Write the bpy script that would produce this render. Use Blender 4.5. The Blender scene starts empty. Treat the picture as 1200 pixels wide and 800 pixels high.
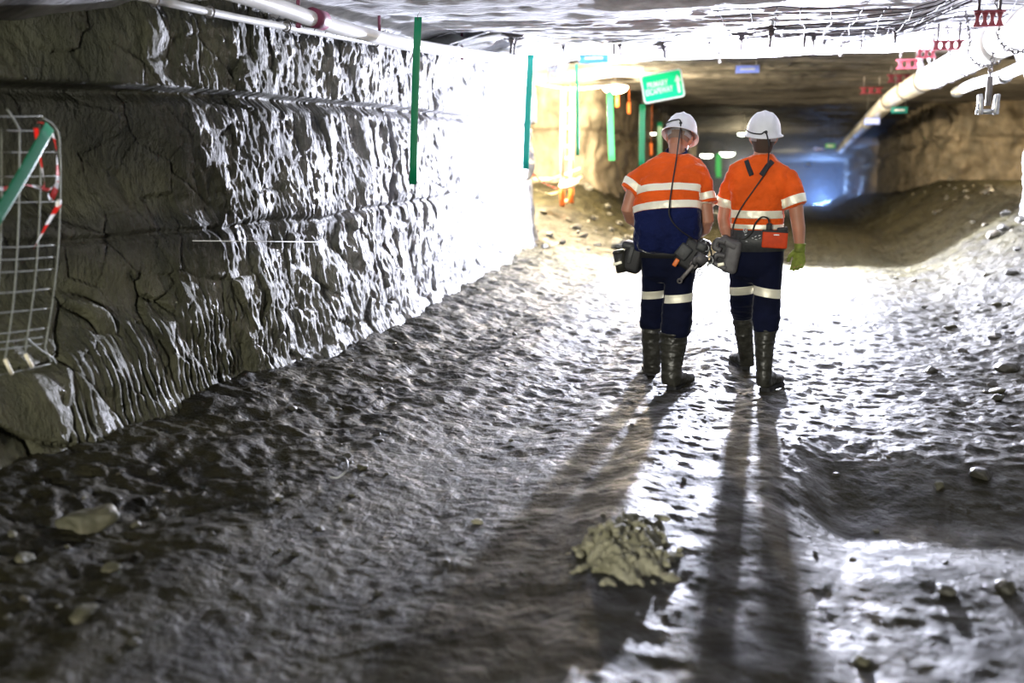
import bpy, bmesh, math, random
import numpy as np
from mathutils import Vector, Matrix, Euler
random.seed(7)
S = bpy.context.scene
COL = S.collection
# ------------------------------------------------------------------ camera
FPX = 1200.0; H = 1.65
pitch = math.atan2(230, 1200); yaw = math.atan(338/1200*math.cos(pitch))
cp, sn, cs, sp = math.cos(pitch), math.sin(yaw), math.cos(yaw), math.sin(pitch)
CF = Vector((-sn*cp, cs*cp, -sp)); CR = Vector((cs, sn, 0)); CU = Vector((-sn*sp, cs*sp, cp))
cam = bpy.data.cameras.new('camera'); camo = bpy.data.objects.new('camera', cam); COL.objects.link(camo)
M3 = Matrix((CR, CU, -CF)).transposed()
camo.matrix_world = Matrix.Translation((0, 0, H)) @ M3.to_4x4()
cam.sensor_width = 36; cam.lens = 36.0*FPX/1200
cam.clip_start = .05; cam.clip_end = 300
cam.dof.use_dof = True; cam.dof.focus_distance = 6.9; cam.dof.aperture_fstop = 1.1
S.camera = camo
def ray(x, y): return CF + CR*((x-600)/FPX) + CU*((400-y)/FPX)
def P(x, y, Y):                       # photo point at distance Y down the tunnel
    d = ray(x, y); t = Y/d.y; return Vector((d.x*t, Y, H+d.z*t))
def Z(x, y, z=0.0):                   # photo point at height z
    d = ray(x, y); t = (z-H)/d.z; return Vector((d.x*t, d.y*t, z))
def X_(x, y, X):                      # photo point at side offset X
    d = ray(x, y); t = X/d.x; return Vector((X, d.y*t, H+d.z*t))
# ------------------------------------------------------------------ noise
_rng = np.random.RandomState(3); _perm = _rng.permutation(256); _perm = np.concatenate([_perm]*3)
_g = _rng.normal(size=(256, 3)); _g /= np.linalg.norm(_g, axis=1)[:, None]
def perlin(x, y, z=0.0):
    x, y, z = np.broadcast_arrays(np.asarray(x, float), np.asarray(y, float), np.asarray(z, float))
    xi, yi, zi = np.floor(x).astype(int), np.floor(y).astype(int), np.floor(z).astype(int)
    fx, fy, fz = x-xi, y-yi, z-zi
    u, v, w = [t*t*t*(t*(t*6-15)+10) for t in (fx, fy, fz)]
    def gr(a, b, c):
        h = _perm[_perm[_perm[(xi+a) & 255]+((yi+b) & 255)]+((zi+c) & 255)]
        g = _g[h]; return g[..., 0]*(fx-a)+g[..., 1]*(fy-b)+g[..., 2]*(fz-c)
    L = lambda t, a, b: a+t*(b-a)
    return 1.5*L(w, L(v, L(u, gr(0, 0, 0), gr(1, 0, 0)), L(u, gr(0, 1, 0), gr(1, 1, 0))),
                 L(v, L(u, gr(0, 0, 1), gr(1, 0, 1)), L(u, gr(0, 1, 1), gr(1, 1, 1))))
def fbm(x, y, z=0., o=4, r=.5):
    s = 0; a = 1; f = 1
    for i in range(o):
        s = s+a*perlin(x*f+i*7.3, y*f+i*3.1, z*f+i*1.7); a *= r; f *= 2.03
    return s
def ridged(x, y, z=0., o=3):
    s = 0; a = 1; f = 1
    for i in range(o):
        s = s+a*(1-2*np.abs(perlin(x*f+i*5.3, y*f+i*9.1, z*f))); a *= .5; f *= 2.1
    return s
def cells(x, y, seed=0):
    """broken-block pattern: distance to the cracks and a random tilt per block"""
    x, y = np.broadcast_arrays(np.asarray(x, float), np.asarray(y, float)); xi, yi = np.floor(x), np.floor(y)
    f1 = np.full(x.shape, 9.); f2 = f1.copy(); idv = np.zeros(x.shape); dx1 = idv.copy(); dy1 = idv.copy()
    for a in (-1, 0, 1):
        for b in (-1, 0, 1):
            cx, cy = (xi+a).astype(int), (yi+b).astype(int)
            h = _perm[_perm[(cx+seed) & 255]+(cy & 255)]; h2 = _perm[h+1]
            px, py = cx+h/255., cy+h2/255.; d = np.hypot(px-x, py-y); m = d < f1
            f2 = np.where(m, f1, np.minimum(f2, d)); idv = np.where(m, h, idv); dx1 = np.where(m, x-px, dx1); dy1 = np.where(m, y-py, dy1); f1 = np.where(m, d, f1)
    r = idv/255.; return f2-f1, (r-.5), dx1*np.sin(idv)+dy1*np.cos(idv*1.7)
def ss(a, b, x):
    t = np.clip((x-a)/(b-a), 0, 1); return t*t*(3-2*t)
def interp(x, pts):
    return np.interp(x, [p[0] for p in pts], [p[1] for p in pts])
def dip(Y):                          # the roadway runs downhill past the intersection
    t = np.maximum(0, Y-19.0); return -.045*(np.sqrt(t*t+9)-3)
# ------------------------------------------------------------------ materials
def node_mat(name):
    m = bpy.data.materials.new(name); m.use_nodes = True; nt = m.node_tree
    return m, nt, nt.nodes['Principled BSDF'], nt.nodes['Material Output']
def plain(name, col, rough=.5, metal=0., spec=.5, bump=0, bs=200, var=0.0, vs=12, sheen=0, coat=0, bd=.005):
    m, nt, b, o = node_mat(name)
    b.inputs['Base Color'].default_value = (*col, 1); b.inputs['Roughness'].default_value = rough
    b.inputs['Metallic'].default_value = metal; b.inputs['Specular IOR Level'].default_value = spec
    b.inputs['Sheen Weight'].default_value = sheen; b.inputs['Sheen Roughness'].default_value = .25; b.inputs['Coat Weight'].default_value = coat
    tc = nt.nodes.new('ShaderNodeTexCoord')
    if var:
        n = nt.nodes.new('ShaderNodeTexNoise'); n.inputs['Scale'].default_value = vs; n.inputs['Detail'].default_value = 5
        r = nt.nodes.new('ShaderNodeValToRGB')
        r.color_ramp.elements[0].color = (*[c*(1-var) for c in col], 1); r.color_ramp.elements[1].color = (*[min(1, c*(1+var*.6)) for c in col], 1)
        r.color_ramp.elements[0].position = .3; r.color_ramp.elements[1].position = .7
        nt.links.new(tc.outputs['Object'], n.inputs['Vector']); nt.links.new(n.outputs['Fac'], r.inputs['Fac']); nt.links.new(r.outputs['Color'], b.inputs['Base Color'])
    if bump:
        n = nt.nodes.new('ShaderNodeTexNoise'); n.inputs['Scale'].default_value = bs; n.inputs['Detail'].default_value = 3
        bp = nt.nodes.new('ShaderNodeBump'); bp.inputs['Strength'].default_value = bump; bp.inputs['Distance'].default_value = bd
        nt.links.new(tc.outputs['Object'], n.inputs['Vector']); nt.links.new(n.outputs['Fac'], bp.inputs['Height']); nt.links.new(bp.outputs['Normal'], b.inputs['Normal'])
    return m
def emit(name, col, k):
    m, nt, b, o = node_mat(name)
    b.inputs['Base Color'].default_value = (*col, 1); b.inputs['Emission Color'].default_value = (*col, 1); b.inputs['Emission Strength'].default_value = k
    return m
def translucent(name, col, k=.5):
    m, nt, b, o = node_mat(name)
    b.inputs['Base Color'].default_value = (*col, 1); b.inputs['Roughness'].default_value = .35
    t = nt.nodes.new('ShaderNodeBsdfTranslucent'); t.inputs['Color'].default_value = (*col, 1)
    mx = nt.nodes.new('ShaderNodeMixShader'); mx.inputs['Fac'].default_value = k
    nt.links.new(b.outputs[0], mx.inputs[1]); nt.links.new(t.outputs[0], mx.inputs[2]); nt.links.new(mx.outputs[0], o.inputs['Surface'])
    return m
def rock(name, c1, c2, rough=(.4, .75), scale=(1, 1, 1), bump=.5, bs=22, spec=.5, bd=.02, fine=90, fs=.35, nscale=2.2):
    m, nt, b, o = node_mat(name); N = nt.nodes.new; L = nt.links.new
    tc = N('ShaderNodeTexCoord'); mp = N('ShaderNodeMapping'); mp.inputs['Scale'].default_value = scale
    L(tc.outputs['Object'], mp.inputs['Vector'])
    n1 = N('ShaderNodeTexNoise'); n1.inputs['Scale'].default_value = nscale; n1.inputs['Detail'].default_value = 9; n1.inputs['Roughness'].default_value = .62
    r1 = N('ShaderNodeValToRGB'); r1.color_ramp.elements[0].color = (*c1, 1); r1.color_ramp.elements[1].color = (*c2, 1)
    r1.color_ramp.elements[0].position = .36; r1.color_ramp.elements[1].position = .66
    L(mp.outputs[0], n1.inputs['Vector']); L(n1.outputs['Fac'], r1.inputs['Fac']); L(r1.outputs['Color'], b.inputs['Base Color'])
    n2 = N('ShaderNodeTexNoise'); n2.inputs['Scale'].default_value = 5; n2.inputs['Detail'].default_value = 6
    mr = N('ShaderNodeMapRange'); mr.inputs['From Min'].default_value = .35; mr.inputs['From Max'].default_value = .65
    mr.inputs['To Min'].default_value = rough[0]; mr.inputs['To Max'].default_value = rough[1]
    L(mp.outputs[0], n2.inputs['Vector']); L(n2.outputs['Fac'], mr.inputs['Value']); L(mr.outputs[0], b.inputs['Roughness'])
    b.inputs['Specular IOR Level'].default_value = spec
    n3 = N('ShaderNodeTexNoise'); n3.inputs['Scale'].default_value = bs; n3.inputs['Detail'].default_value = 6; n3.inputs['Roughness'].default_value = .6
    n4 = N('ShaderNodeTexNoise'); n4.inputs['Scale'].default_value = fine; n4.inputs['Detail'].default_value = 3
    L(mp.outputs[0], n3.inputs['Vector']); L(mp.outputs[0], n4.inputs['Vector'])
    b1 = N('ShaderNodeBump'); b1.inputs['Strength'].default_value = bump; b1.inputs['Distance'].default_value = bd
    b2 = N('ShaderNodeBump'); b2.inputs['Strength'].default_value = fs; b2.inputs['Distance'].default_value = .006
    L(n3.outputs['Fac'], b1.inputs['Height']); L(n4.outputs['Fac'], b2.inputs['Height']); L(b1.outputs[0], b2.inputs['Normal']); L(b2.outputs[0], b.inputs['Normal'])
    return m
M = {}
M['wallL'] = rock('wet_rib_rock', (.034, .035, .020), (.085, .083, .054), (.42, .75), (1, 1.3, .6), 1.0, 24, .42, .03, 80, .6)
def shade_bands(m):  # rock darkened in bands, shade below the ledge painted into the colour
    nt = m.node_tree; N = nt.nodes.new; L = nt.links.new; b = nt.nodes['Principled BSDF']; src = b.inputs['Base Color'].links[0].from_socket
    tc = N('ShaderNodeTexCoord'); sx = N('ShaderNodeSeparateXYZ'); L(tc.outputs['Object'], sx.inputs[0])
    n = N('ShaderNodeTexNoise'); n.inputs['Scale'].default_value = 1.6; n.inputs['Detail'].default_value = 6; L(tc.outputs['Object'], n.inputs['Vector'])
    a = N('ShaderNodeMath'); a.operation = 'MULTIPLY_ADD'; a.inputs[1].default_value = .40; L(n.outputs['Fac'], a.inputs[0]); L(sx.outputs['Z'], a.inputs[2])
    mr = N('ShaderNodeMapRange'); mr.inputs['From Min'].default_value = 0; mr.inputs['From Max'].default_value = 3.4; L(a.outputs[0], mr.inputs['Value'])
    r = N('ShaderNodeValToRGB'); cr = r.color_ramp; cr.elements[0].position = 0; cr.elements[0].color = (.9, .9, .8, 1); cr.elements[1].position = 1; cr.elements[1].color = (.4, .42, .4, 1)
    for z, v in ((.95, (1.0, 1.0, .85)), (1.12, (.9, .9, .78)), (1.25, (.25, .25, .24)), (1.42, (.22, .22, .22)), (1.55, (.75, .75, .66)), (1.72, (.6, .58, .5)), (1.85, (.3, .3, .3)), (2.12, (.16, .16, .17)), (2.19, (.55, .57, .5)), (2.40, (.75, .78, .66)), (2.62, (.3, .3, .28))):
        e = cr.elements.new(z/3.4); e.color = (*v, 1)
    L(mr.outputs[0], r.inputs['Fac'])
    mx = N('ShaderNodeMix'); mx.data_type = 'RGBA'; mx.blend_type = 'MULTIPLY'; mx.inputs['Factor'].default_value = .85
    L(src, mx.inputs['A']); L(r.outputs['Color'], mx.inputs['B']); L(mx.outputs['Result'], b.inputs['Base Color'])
shade_bands(M['wallL'])
def dust_and_light(m, ya, yb, c1, c2, amt=.9, far=None):
    """patchy pale tone: stone dust on the rib, painted brightness on the roof"""
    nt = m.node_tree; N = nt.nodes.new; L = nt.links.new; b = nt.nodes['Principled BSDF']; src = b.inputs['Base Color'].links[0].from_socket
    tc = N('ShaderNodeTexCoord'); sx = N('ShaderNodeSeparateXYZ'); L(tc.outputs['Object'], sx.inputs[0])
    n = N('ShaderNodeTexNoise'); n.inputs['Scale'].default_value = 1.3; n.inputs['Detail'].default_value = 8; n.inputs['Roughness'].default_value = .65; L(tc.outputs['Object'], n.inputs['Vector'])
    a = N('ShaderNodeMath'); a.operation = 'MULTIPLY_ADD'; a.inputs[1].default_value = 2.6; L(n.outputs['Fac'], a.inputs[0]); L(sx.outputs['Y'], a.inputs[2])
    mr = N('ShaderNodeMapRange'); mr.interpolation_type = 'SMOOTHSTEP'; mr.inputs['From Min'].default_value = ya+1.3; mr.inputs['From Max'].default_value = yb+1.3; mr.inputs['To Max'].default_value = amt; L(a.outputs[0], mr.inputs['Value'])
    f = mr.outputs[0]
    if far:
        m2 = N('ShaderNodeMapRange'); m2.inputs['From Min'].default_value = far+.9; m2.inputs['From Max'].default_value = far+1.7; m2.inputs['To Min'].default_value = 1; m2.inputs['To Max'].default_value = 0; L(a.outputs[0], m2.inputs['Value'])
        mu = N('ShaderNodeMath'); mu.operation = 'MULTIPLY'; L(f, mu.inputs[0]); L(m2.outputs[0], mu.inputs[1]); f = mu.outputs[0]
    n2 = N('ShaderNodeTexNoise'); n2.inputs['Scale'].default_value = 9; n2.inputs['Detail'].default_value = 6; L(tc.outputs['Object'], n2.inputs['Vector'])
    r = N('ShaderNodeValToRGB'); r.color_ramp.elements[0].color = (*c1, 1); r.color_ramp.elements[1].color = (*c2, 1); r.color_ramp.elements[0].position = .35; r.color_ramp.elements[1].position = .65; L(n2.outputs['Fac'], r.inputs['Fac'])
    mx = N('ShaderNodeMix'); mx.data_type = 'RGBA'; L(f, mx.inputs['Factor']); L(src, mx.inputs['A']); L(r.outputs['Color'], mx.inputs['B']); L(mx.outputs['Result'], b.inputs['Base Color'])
dust_and_light(M['wallL'], 5.4, 9.0, (.15, .15, .15), (.32, .32, .33))
M['wallF'] = rock('dry_rib_rock', (.05, .043, .03), (.17, .14, .10), (.6, .9), (1, 1, .6), .6, 12, .3, .03)
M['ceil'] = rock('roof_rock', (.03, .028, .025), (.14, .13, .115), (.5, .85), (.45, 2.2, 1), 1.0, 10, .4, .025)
dust_and_light(M['ceil'], 4, 6, (.60, .60, .62), (.88, .88, .90), .97, 15.0)  # roof whitened up to the work light, its brightness put into the colour
M['floor'] = rock('wet_mud', (.008, .007, .0035), (.029, .026, .012), (.42, .74), (1, 1, 1), .9, 22, .21, .02, 85, .6, 3.0)
M['stone'] = rock('mud_stone', (.06, .06, .038), (.13, .12, .08), (.45, .7), (3, 3, 3), .4, 14, .4, .01)
M['pale'] = rock('pale_clay', (.20, .19, .12), (.42, .40, .30), (.5, .8), (3, 3, 3), .6, 14, .4, .01)
M['mudstone2'] = rock('brown_stone', (.05, .045, .03), (.12, .105, .075), (.5, .8), (3, 3, 3), .5, 14, .3, .01)
M['darkstone'] = rock('dark_wet_stone', (.03, .03, .025), (.08, .075, .06), (.3, .55), (3, 3, 3), .5, 14, .5, .01)
M['orange'] = plain('hi_vis_orange', (.78, .105, .010), .8, spec=.2, bump=.9, bs=11, var=.22, vs=7, sheen=.5, bd=.035)
M['navy'] = plain('navy_cotton', (.006, .011, .062), .85, spec=.15, bump=.9, bs=12, var=.3, vs=8, sheen=.35, bd=.035)
M['trouser'] = plain('dark_navy_drill', (.0035, .0055, .022), .85, spec=.15, bump=.3, bs=60, var=.3, vs=8, sheen=.3)
M['tape'] = plain('silver_reflective_tape', (.97, .93, .76), .5, metal=.35, spec=.6, bump=.15, bs=150)
M['skin'] = plain('skin', (.44, .20, .125), .5, bump=.1, bs=90, var=.15, vs=10, sheen=.5)
M['hair'] = plain('short_hair', (.06, .04, .03), .8, bump=.6, bs=250)
M['greyhair'] = plain('cropped_grey_hair', (.22, .15, .115), .8, bump=.6, bs=250)
M['helmet'] = plain('helmet_shell', (.72, .73, .78), .28, spec=.5, coat=.3, var=.08, vs=14)
M['strap'] = plain('grey_webbing', (.32, .33, .36), .7, bump=.3, bs=200)
M['black'] = plain('black_nylon', (.012, .012, .014), .6, bump=.4, bs=150)
M['rubber'] = plain('muddy_rubber', (.035, .034, .028), .38, spec=.5, bump=.4, bs=30, var=.5, vs=14)
M['cable'] = plain('black_cable', (.01, .01, .01), .5)
M['greybag'] = plain('grey_rubber_pouch', (.10, .095, .10), .55, bump=.3, bs=60, var=.25, vs=20)
M['belt'] = plain('charcoal_leather', (.04, .042, .045), .55, bump=.4, bs=60, var=.3, vs=30)
M['redbox'] = plain('red_battery_case', (.58, .055, .012), .6, spec=.2, var=.15, vs=30)
M['steel'] = plain('galvanised_steel', (.42, .43, .44), .38, .85, bump=.2, bs=120, var=.3, vs=30)
M['darksteel'] = plain('dull_steel', (.12, .11, .11), .5, .6, bump=.3, bs=80, var=.3, vs=30)
M['glove'] = plain('lime_glove', (.20, .25, .035), .75, bump=.4, bs=90, var=.5, vs=25)
M['green'] = translucent('green_plastic', (.0, .20, .09), .25)
M['teal'] = translucent('teal_plastic', (.0, .30, .25), .25)
M['palegreen'] = translucent('pale_green_plastic', (.25, .85, .45), .6)
M['signgreen'] = plain('sign_green', (.0, .78, .27), .5, metal=.6)
M['signwhite'] = plain('sign_white_sheeting', (.95, .97, .95), .5, metal=.6)
M['meshwire'] = plain('dull_mesh_wire', (.17, .18, .15), .5, .2, var=.3, vs=30)
M['rust'] = plain('rusty_mesh_wire', (.05, .04, .045), .7)
M['white'] = plain('white_paint', (.86, .86, .86), .5, var=.05)
M['pipe'] = plain('white_poly_pipe', (.78, .77, .74), .4, bump=.15, bs=20, var=.15, vs=5)
M['red'] = plain('red_oxide', (.20, .018, .03), .5, .1, var=.35, vs=20)
M['maroon'] = plain('purple_rod', (.16, .03, .07), .5, var=.3, vs=20)
M['tapered'] = plain('red_flag_tape', (.7, .03, .02), .45)
M['bluesign'] = plain('blue_label', (.06, .24, .9), .5, metal=.6)
M['palebluesign'] = plain('pale_blue_label', (.34, .44, 1), .5, metal=.6)
M['orangeplastic'] = plain('orange_plastic', (.85, .2, .04), .5)
M['cream'] = plain('cream_plastic', (.85, .78, .6), .5)
M['lampglass'] = emit('lamp_diffuser', (1, .80, .48), 22)
M['lampcool'] = emit('cool_lamp_diffuser', (.9, .95, .8), 10)
# ------------------------------------------------------------------ object helpers
def link(o, parent=None):
    COL.objects.link(o)
    if parent: o.parent = parent
    return o
def tag(o, label=None, cat=None, group=None, kind=None):
    if label: o['label'] = label
    if cat: o['category'] = cat
    if group: o['group'] = group
    if kind: o['kind'] = kind
    return o
def empty(name, loc, label=None, cat=None, group=None, rot=(0, 0, 0)):
    o = bpy.data.objects.new(name, None); o.location = loc; o.rotation_euler = rot; o.empty_display_size = .1
    link(o); return tag(o, label, cat, group)
def obj(name, bm, mats, parent=None, smooth=True, world=True):
    """bm in world coordinates; when parented, keep the world place"""
    me = bpy.data.meshes.new(name)
    if isinstance(bm, bmesh.types.BMesh):
        bmesh.ops.recalc_face_normals(bm, faces=bm.faces); bm.to_mesh(me); bm.free()
    else: me = bm
    for m in (mats if isinstance(mats, (list, tuple)) else [mats]): me.materials.append(m)
    if smooth: me.polygons.foreach_set('use_smooth', [True]*len(me.polygons))
    o = bpy.data.objects.new(name, me); link(o)
    if parent:
        mw = Matrix.LocRotScale(parent.location, parent.rotation_euler, None)
        p = parent
        if parent.parent: mw = Matrix.LocRotScale(parent.parent.location, parent.parent.rotation_euler, None) @ mw
        o.parent = parent
        if world: me.transform(mw.inverted())
    else:
        # put origin at the base centre
        if len(me.vertices):
            co = np.empty(len(me.vertices)*3); me.vertices.foreach_get('co', co); co = co.reshape(-1, 3)
            c = Vector(((co[:, 0].min()+co[:, 0].max())/2, (co[:, 1].min()+co[:, 1].max())/2, co[:, 2].min()))
            me.transform(Matrix.Translation(-c)); o.location = c
    return o
def grid_mesh(V, nu, nv, flip=False):
    me = bpy.data.meshes.new('grid'); n = nu*nv
    me.vertices.add(n); me.vertices.foreach_set('co', V.reshape(-1).astype(np.float32))
    i = np.arange(nu-1)[:, None]*nv+np.arange(nv-1)[None, :]
    q = np.stack([i, i+1, i+nv+1, i+nv], -1).reshape(-1, 4)
    if flip: q = q[:, ::-1]
    m = len(q); me.loops.add(m*4); me.loops.foreach_set('vertex_index', q.reshape(-1).astype(np.int32))
    me.polygons.add(m); me.polygons.foreach_set('loop_start', np.arange(m, dtype=np.int32)*4)
    me.update(calc_edges=True); me.validate(); return me
def structure(name, me, mat):
    me.materials.append(mat); me.polygons.foreach_set('use_smooth', [True]*len(me.polygons))
    o = bpy.data.objects.new(name, me); link(o); o['kind'] = 'structure'; return o
def frame(t, up=Vector((0, 0, 1))):
    t = t.normalized()
    if abs(t.dot(up)) > .95: up = Vector((0, 1, 0))
    a = t.cross(up).normalized(); b = a.cross(t).normalized(); return a, b
def loft(bm, rings, n=24, cap=True, closed=False):
    """rings: (centre, ax, ay) with vectors as half axes, optional superellipse power"""
    R = []
    for r in rings:
        c, ax, ay = r[0], r[1], r[2]; pw = r[3] if len(r) > 3 else 1.0
        vs = []
        for k in range(n):
            a = 2*math.pi*k/n; ca, sa = math.cos(a), math.sin(a)
            ca = math.copysign(abs(ca)**pw, ca); sa = math.copysign(abs(sa)**pw, sa)
            vs.append(bm.verts.new(c+ax*ca+ay*sa))
        R.append(vs)
    for i in range(len(R)-1+(1 if closed else 0)):
        A, B = R[i], R[(i+1) % len(R)]
        for k in range(n): bm.faces.new((A[k], A[(k+1) % n], B[(k+1) % n], B[k]))
    if cap and not closed:
        bm.faces.new(R[0][::-1]); bm.faces.new(R[-1])
    return R
def chain(bm, pts, rad, n=12, up=Vector((0, 0, 1)), flat=1.0):
    """tapered rounded tube through pts"""
    pts = [Vector(p) for p in pts]
    if not isinstance(rad, (list, tuple)): rad = [rad]*len(pts)
    rings = []; m = len(pts); last = None
    for i, p in enumerate(pts):
        t = (pts[min(i+1, m-1)]-pts[max(i-1, 0)])
        t.normalize()
        if last is None: a, b = frame(t, up)
        else:
            a = (last-t*last.dot(t)).normalized(); b = a.cross(t).normalized()
        last = a
        if i == 0:
            for k in (0.05, .35, .7, .92): rings.append((p-t*rad[0]*(1-k**2)**.5*.9, a*rad[0]*k, b*rad[0]*k*flat))
        rings.append((p, a*rad[i], b*rad[i]*flat))
        if i == m-1:
            for k in (.92, .7, .35, .05): rings.append((p+t*rad[i]*(1-k**2)**.5*.9, a*rad[i]*k, b*rad[i]*k*flat))
    loft(bm, rings, n)
def tube(bm, pts, r, n=8): 
    pts = [Vector(p) for p in pts]; rings = []; last = None
    for i, p in enumerate(pts):
        t = (pts[min(i+1, len(pts)-1)]-pts[max(i-1, 0)]).normalized()
        if last is None: a, b = frame(t)
        else:
            a = (last-t*last.dot(t)).normalized(); b = a.cross(t).normalized()
        last = a; rr = r[i] if isinstance(r, (list, tuple)) else r
        rings.append((p, a*rr, b*rr))
    loft(bm, rings, n)
def spline(pts, k=8):
    pts = [Vector(p) for p in pts]; Q = [pts[0]*2-pts[1]]+pts+[pts[-1]*2-pts[-2]]; out = []
    for i in range(1, len(Q)-2):
        for j in range(k):
            t = j/k; a, b, c, d = Q[i-1], Q[i], Q[i+1], Q[i+2]
            out.append(.5*((2*b)+(c-a)*t+(2*a-5*b+4*c-d)*t*t+(3*b-a-3*c+d)*t**3))
    out.append(pts[-1]); return out
def box(bm, c, size, rot=None, bevel=0, seg=2):
    mt = Matrix.Translation(c) @ ((rot.to_matrix().to_4x4() if isinstance(rot, Euler) else rot) if rot is not None else Matrix()) @ Matrix.Diagonal((*size, 1))
    t = bmesh.new(); bmesh.ops.create_cube(t, size=1, matrix=mt)
    if bevel: bmesh.ops.bevel(t, geom=t.edges[:], offset=bevel, segments=seg, profile=.5, affect='EDGES')
    me = bpy.data.meshes.new('t'); t.to_mesh(me); t.free(); bm.from_mesh(me); bpy.data.meshes.remove(me)
def cyl(bm, p0, p1, r, n=16, r2=None):
    p0, p1 = Vector(p0), Vector(p1); a, b = frame(p1-p0); r2 = r if r2 is None else r2
    loft(bm, [(p0, a*r, b*r), (p1, a*r2, b*r2)], n)
def torus(bm, c, ax, ay, r, n=16, m=6):
    nn = ax.cross(ay).normalized(); rings = []
    for k in range(n):
        a = 2*math.pi*k/n; d = ax*math.cos(a)+ay*math.sin(a); dd = d.normalized()
        rings.append((c+d, dd*r, nn*r))
    loft(bm, rings, m, closed=True)
def remesh(bm, voxel, smooth=3, disp=None):
    bmesh.ops.recalc_face_normals(bm, faces=bm.faces)
    me = bpy.data.meshes.new('r'); bm.to_mesh(me); bm.free()
    o = bpy.data.objects.new('r', me); COL.objects.link(o)
    md = o.modifiers.new('r', 'REMESH'); md.mode = 'VOXEL'; md.voxel_size = voxel
    if smooth: sm = o.modifiers.new('s', 'SMOOTH'); sm.iterations = smooth; sm.factor = .5
    dg = bpy.context.evaluated_depsgraph_get(); dg.update()
    out = bpy.data.meshes.new_from_object(o.evaluated_get(dg)); bpy.data.objects.remove(o); bpy.data.meshes.remove(me)
    if disp:
        n = len(out.vertices); co = np.empty(n*3); no = np.empty(n*3)
        out.vertices.foreach_get('co', co); out.vertex_normals.foreach_get('vector', no); co = co.reshape(-1, 3); no = no.reshape(-1, 3)
        co += no*disp(co)[:, None]; out.vertices.foreach_set('co', co.reshape(-1)); out.update()
    out.materials.clear(); return out
def band_from(me, p0, n0, p1, n1, off=.003, sel=None):
    """strip of a surface between two planes, lifted off it, as a thin closed shell"""
    bm = bmesh.new(); bm.from_mesh(me)
    for p, n in ((p0, n0), (p1, n1)):
        bmesh.ops.bisect_plane(bm, geom=bm.verts[:]+bm.edges[:]+bm.faces[:], plane_co=p, plane_no=n, clear_inner=True)
    if sel:
        bmesh.ops.delete(bm, geom=[f for f in bm.faces if not sel(f.calc_center_median())], context='FACES')
    bm.normal_update()
    for v in bm.verts: v.co += v.normal*off
    bmesh.ops.delete(bm, geom=[v for v in bm.verts if not v.link_faces], context='VERTS')
    bmesh.ops.solidify(bm, geom=bm.faces[:], thickness=.0025)
    return bm
# ------------------------------------------------------------------ the setting
def resample(path, fn):
    P_ = spline([Vector((a, b, 0)) for a, b in path], 24); out = [P_[0]]; acc = 0
    d = [0]
    for a, b in zip(P_, P_[1:]): d.append(d[-1]+(b-a).length)
    xs = [p.x for p in P_]; ys = [p.y for p in P_]; s = [0.0]
    while s[-1] < d[-1]:
        y = np.interp(s[-1], d, ys); x = np.interp(s[-1], d, xs); s.append(s[-1]+fn(x, y))
    s = np.array(s[:-1]); return np.interp(s, d, xs), np.interp(s, d, ys), s
def rock_wall(name, path, step, dz, dispfn, mat, side, z0=-.35, z1=3.25):
    x, y, s = resample(path, step)
    tx, ty = np.gradient(x), np.gradient(y); l = np.hypot(tx, ty); nx, ny = ty/l*side, -tx/l*side
    z = np.arange(z0, z1, dz); zz = z[None, :]+0*x[:, None]; ss_ = s[:, None]+0*zz
    d = dispfn(x[:, None]+0*zz, y[:, None]+0*zz, zz, ss_)
    g = dip(y)[:, None]
    V = np.stack([x[:, None]+nx[:, None]*d, y[:, None]+ny[:, None]*d, zz+g], -1)
    return structure(name, grid_mesh(V, len(x), len(z), side > 0), mat)
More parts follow.
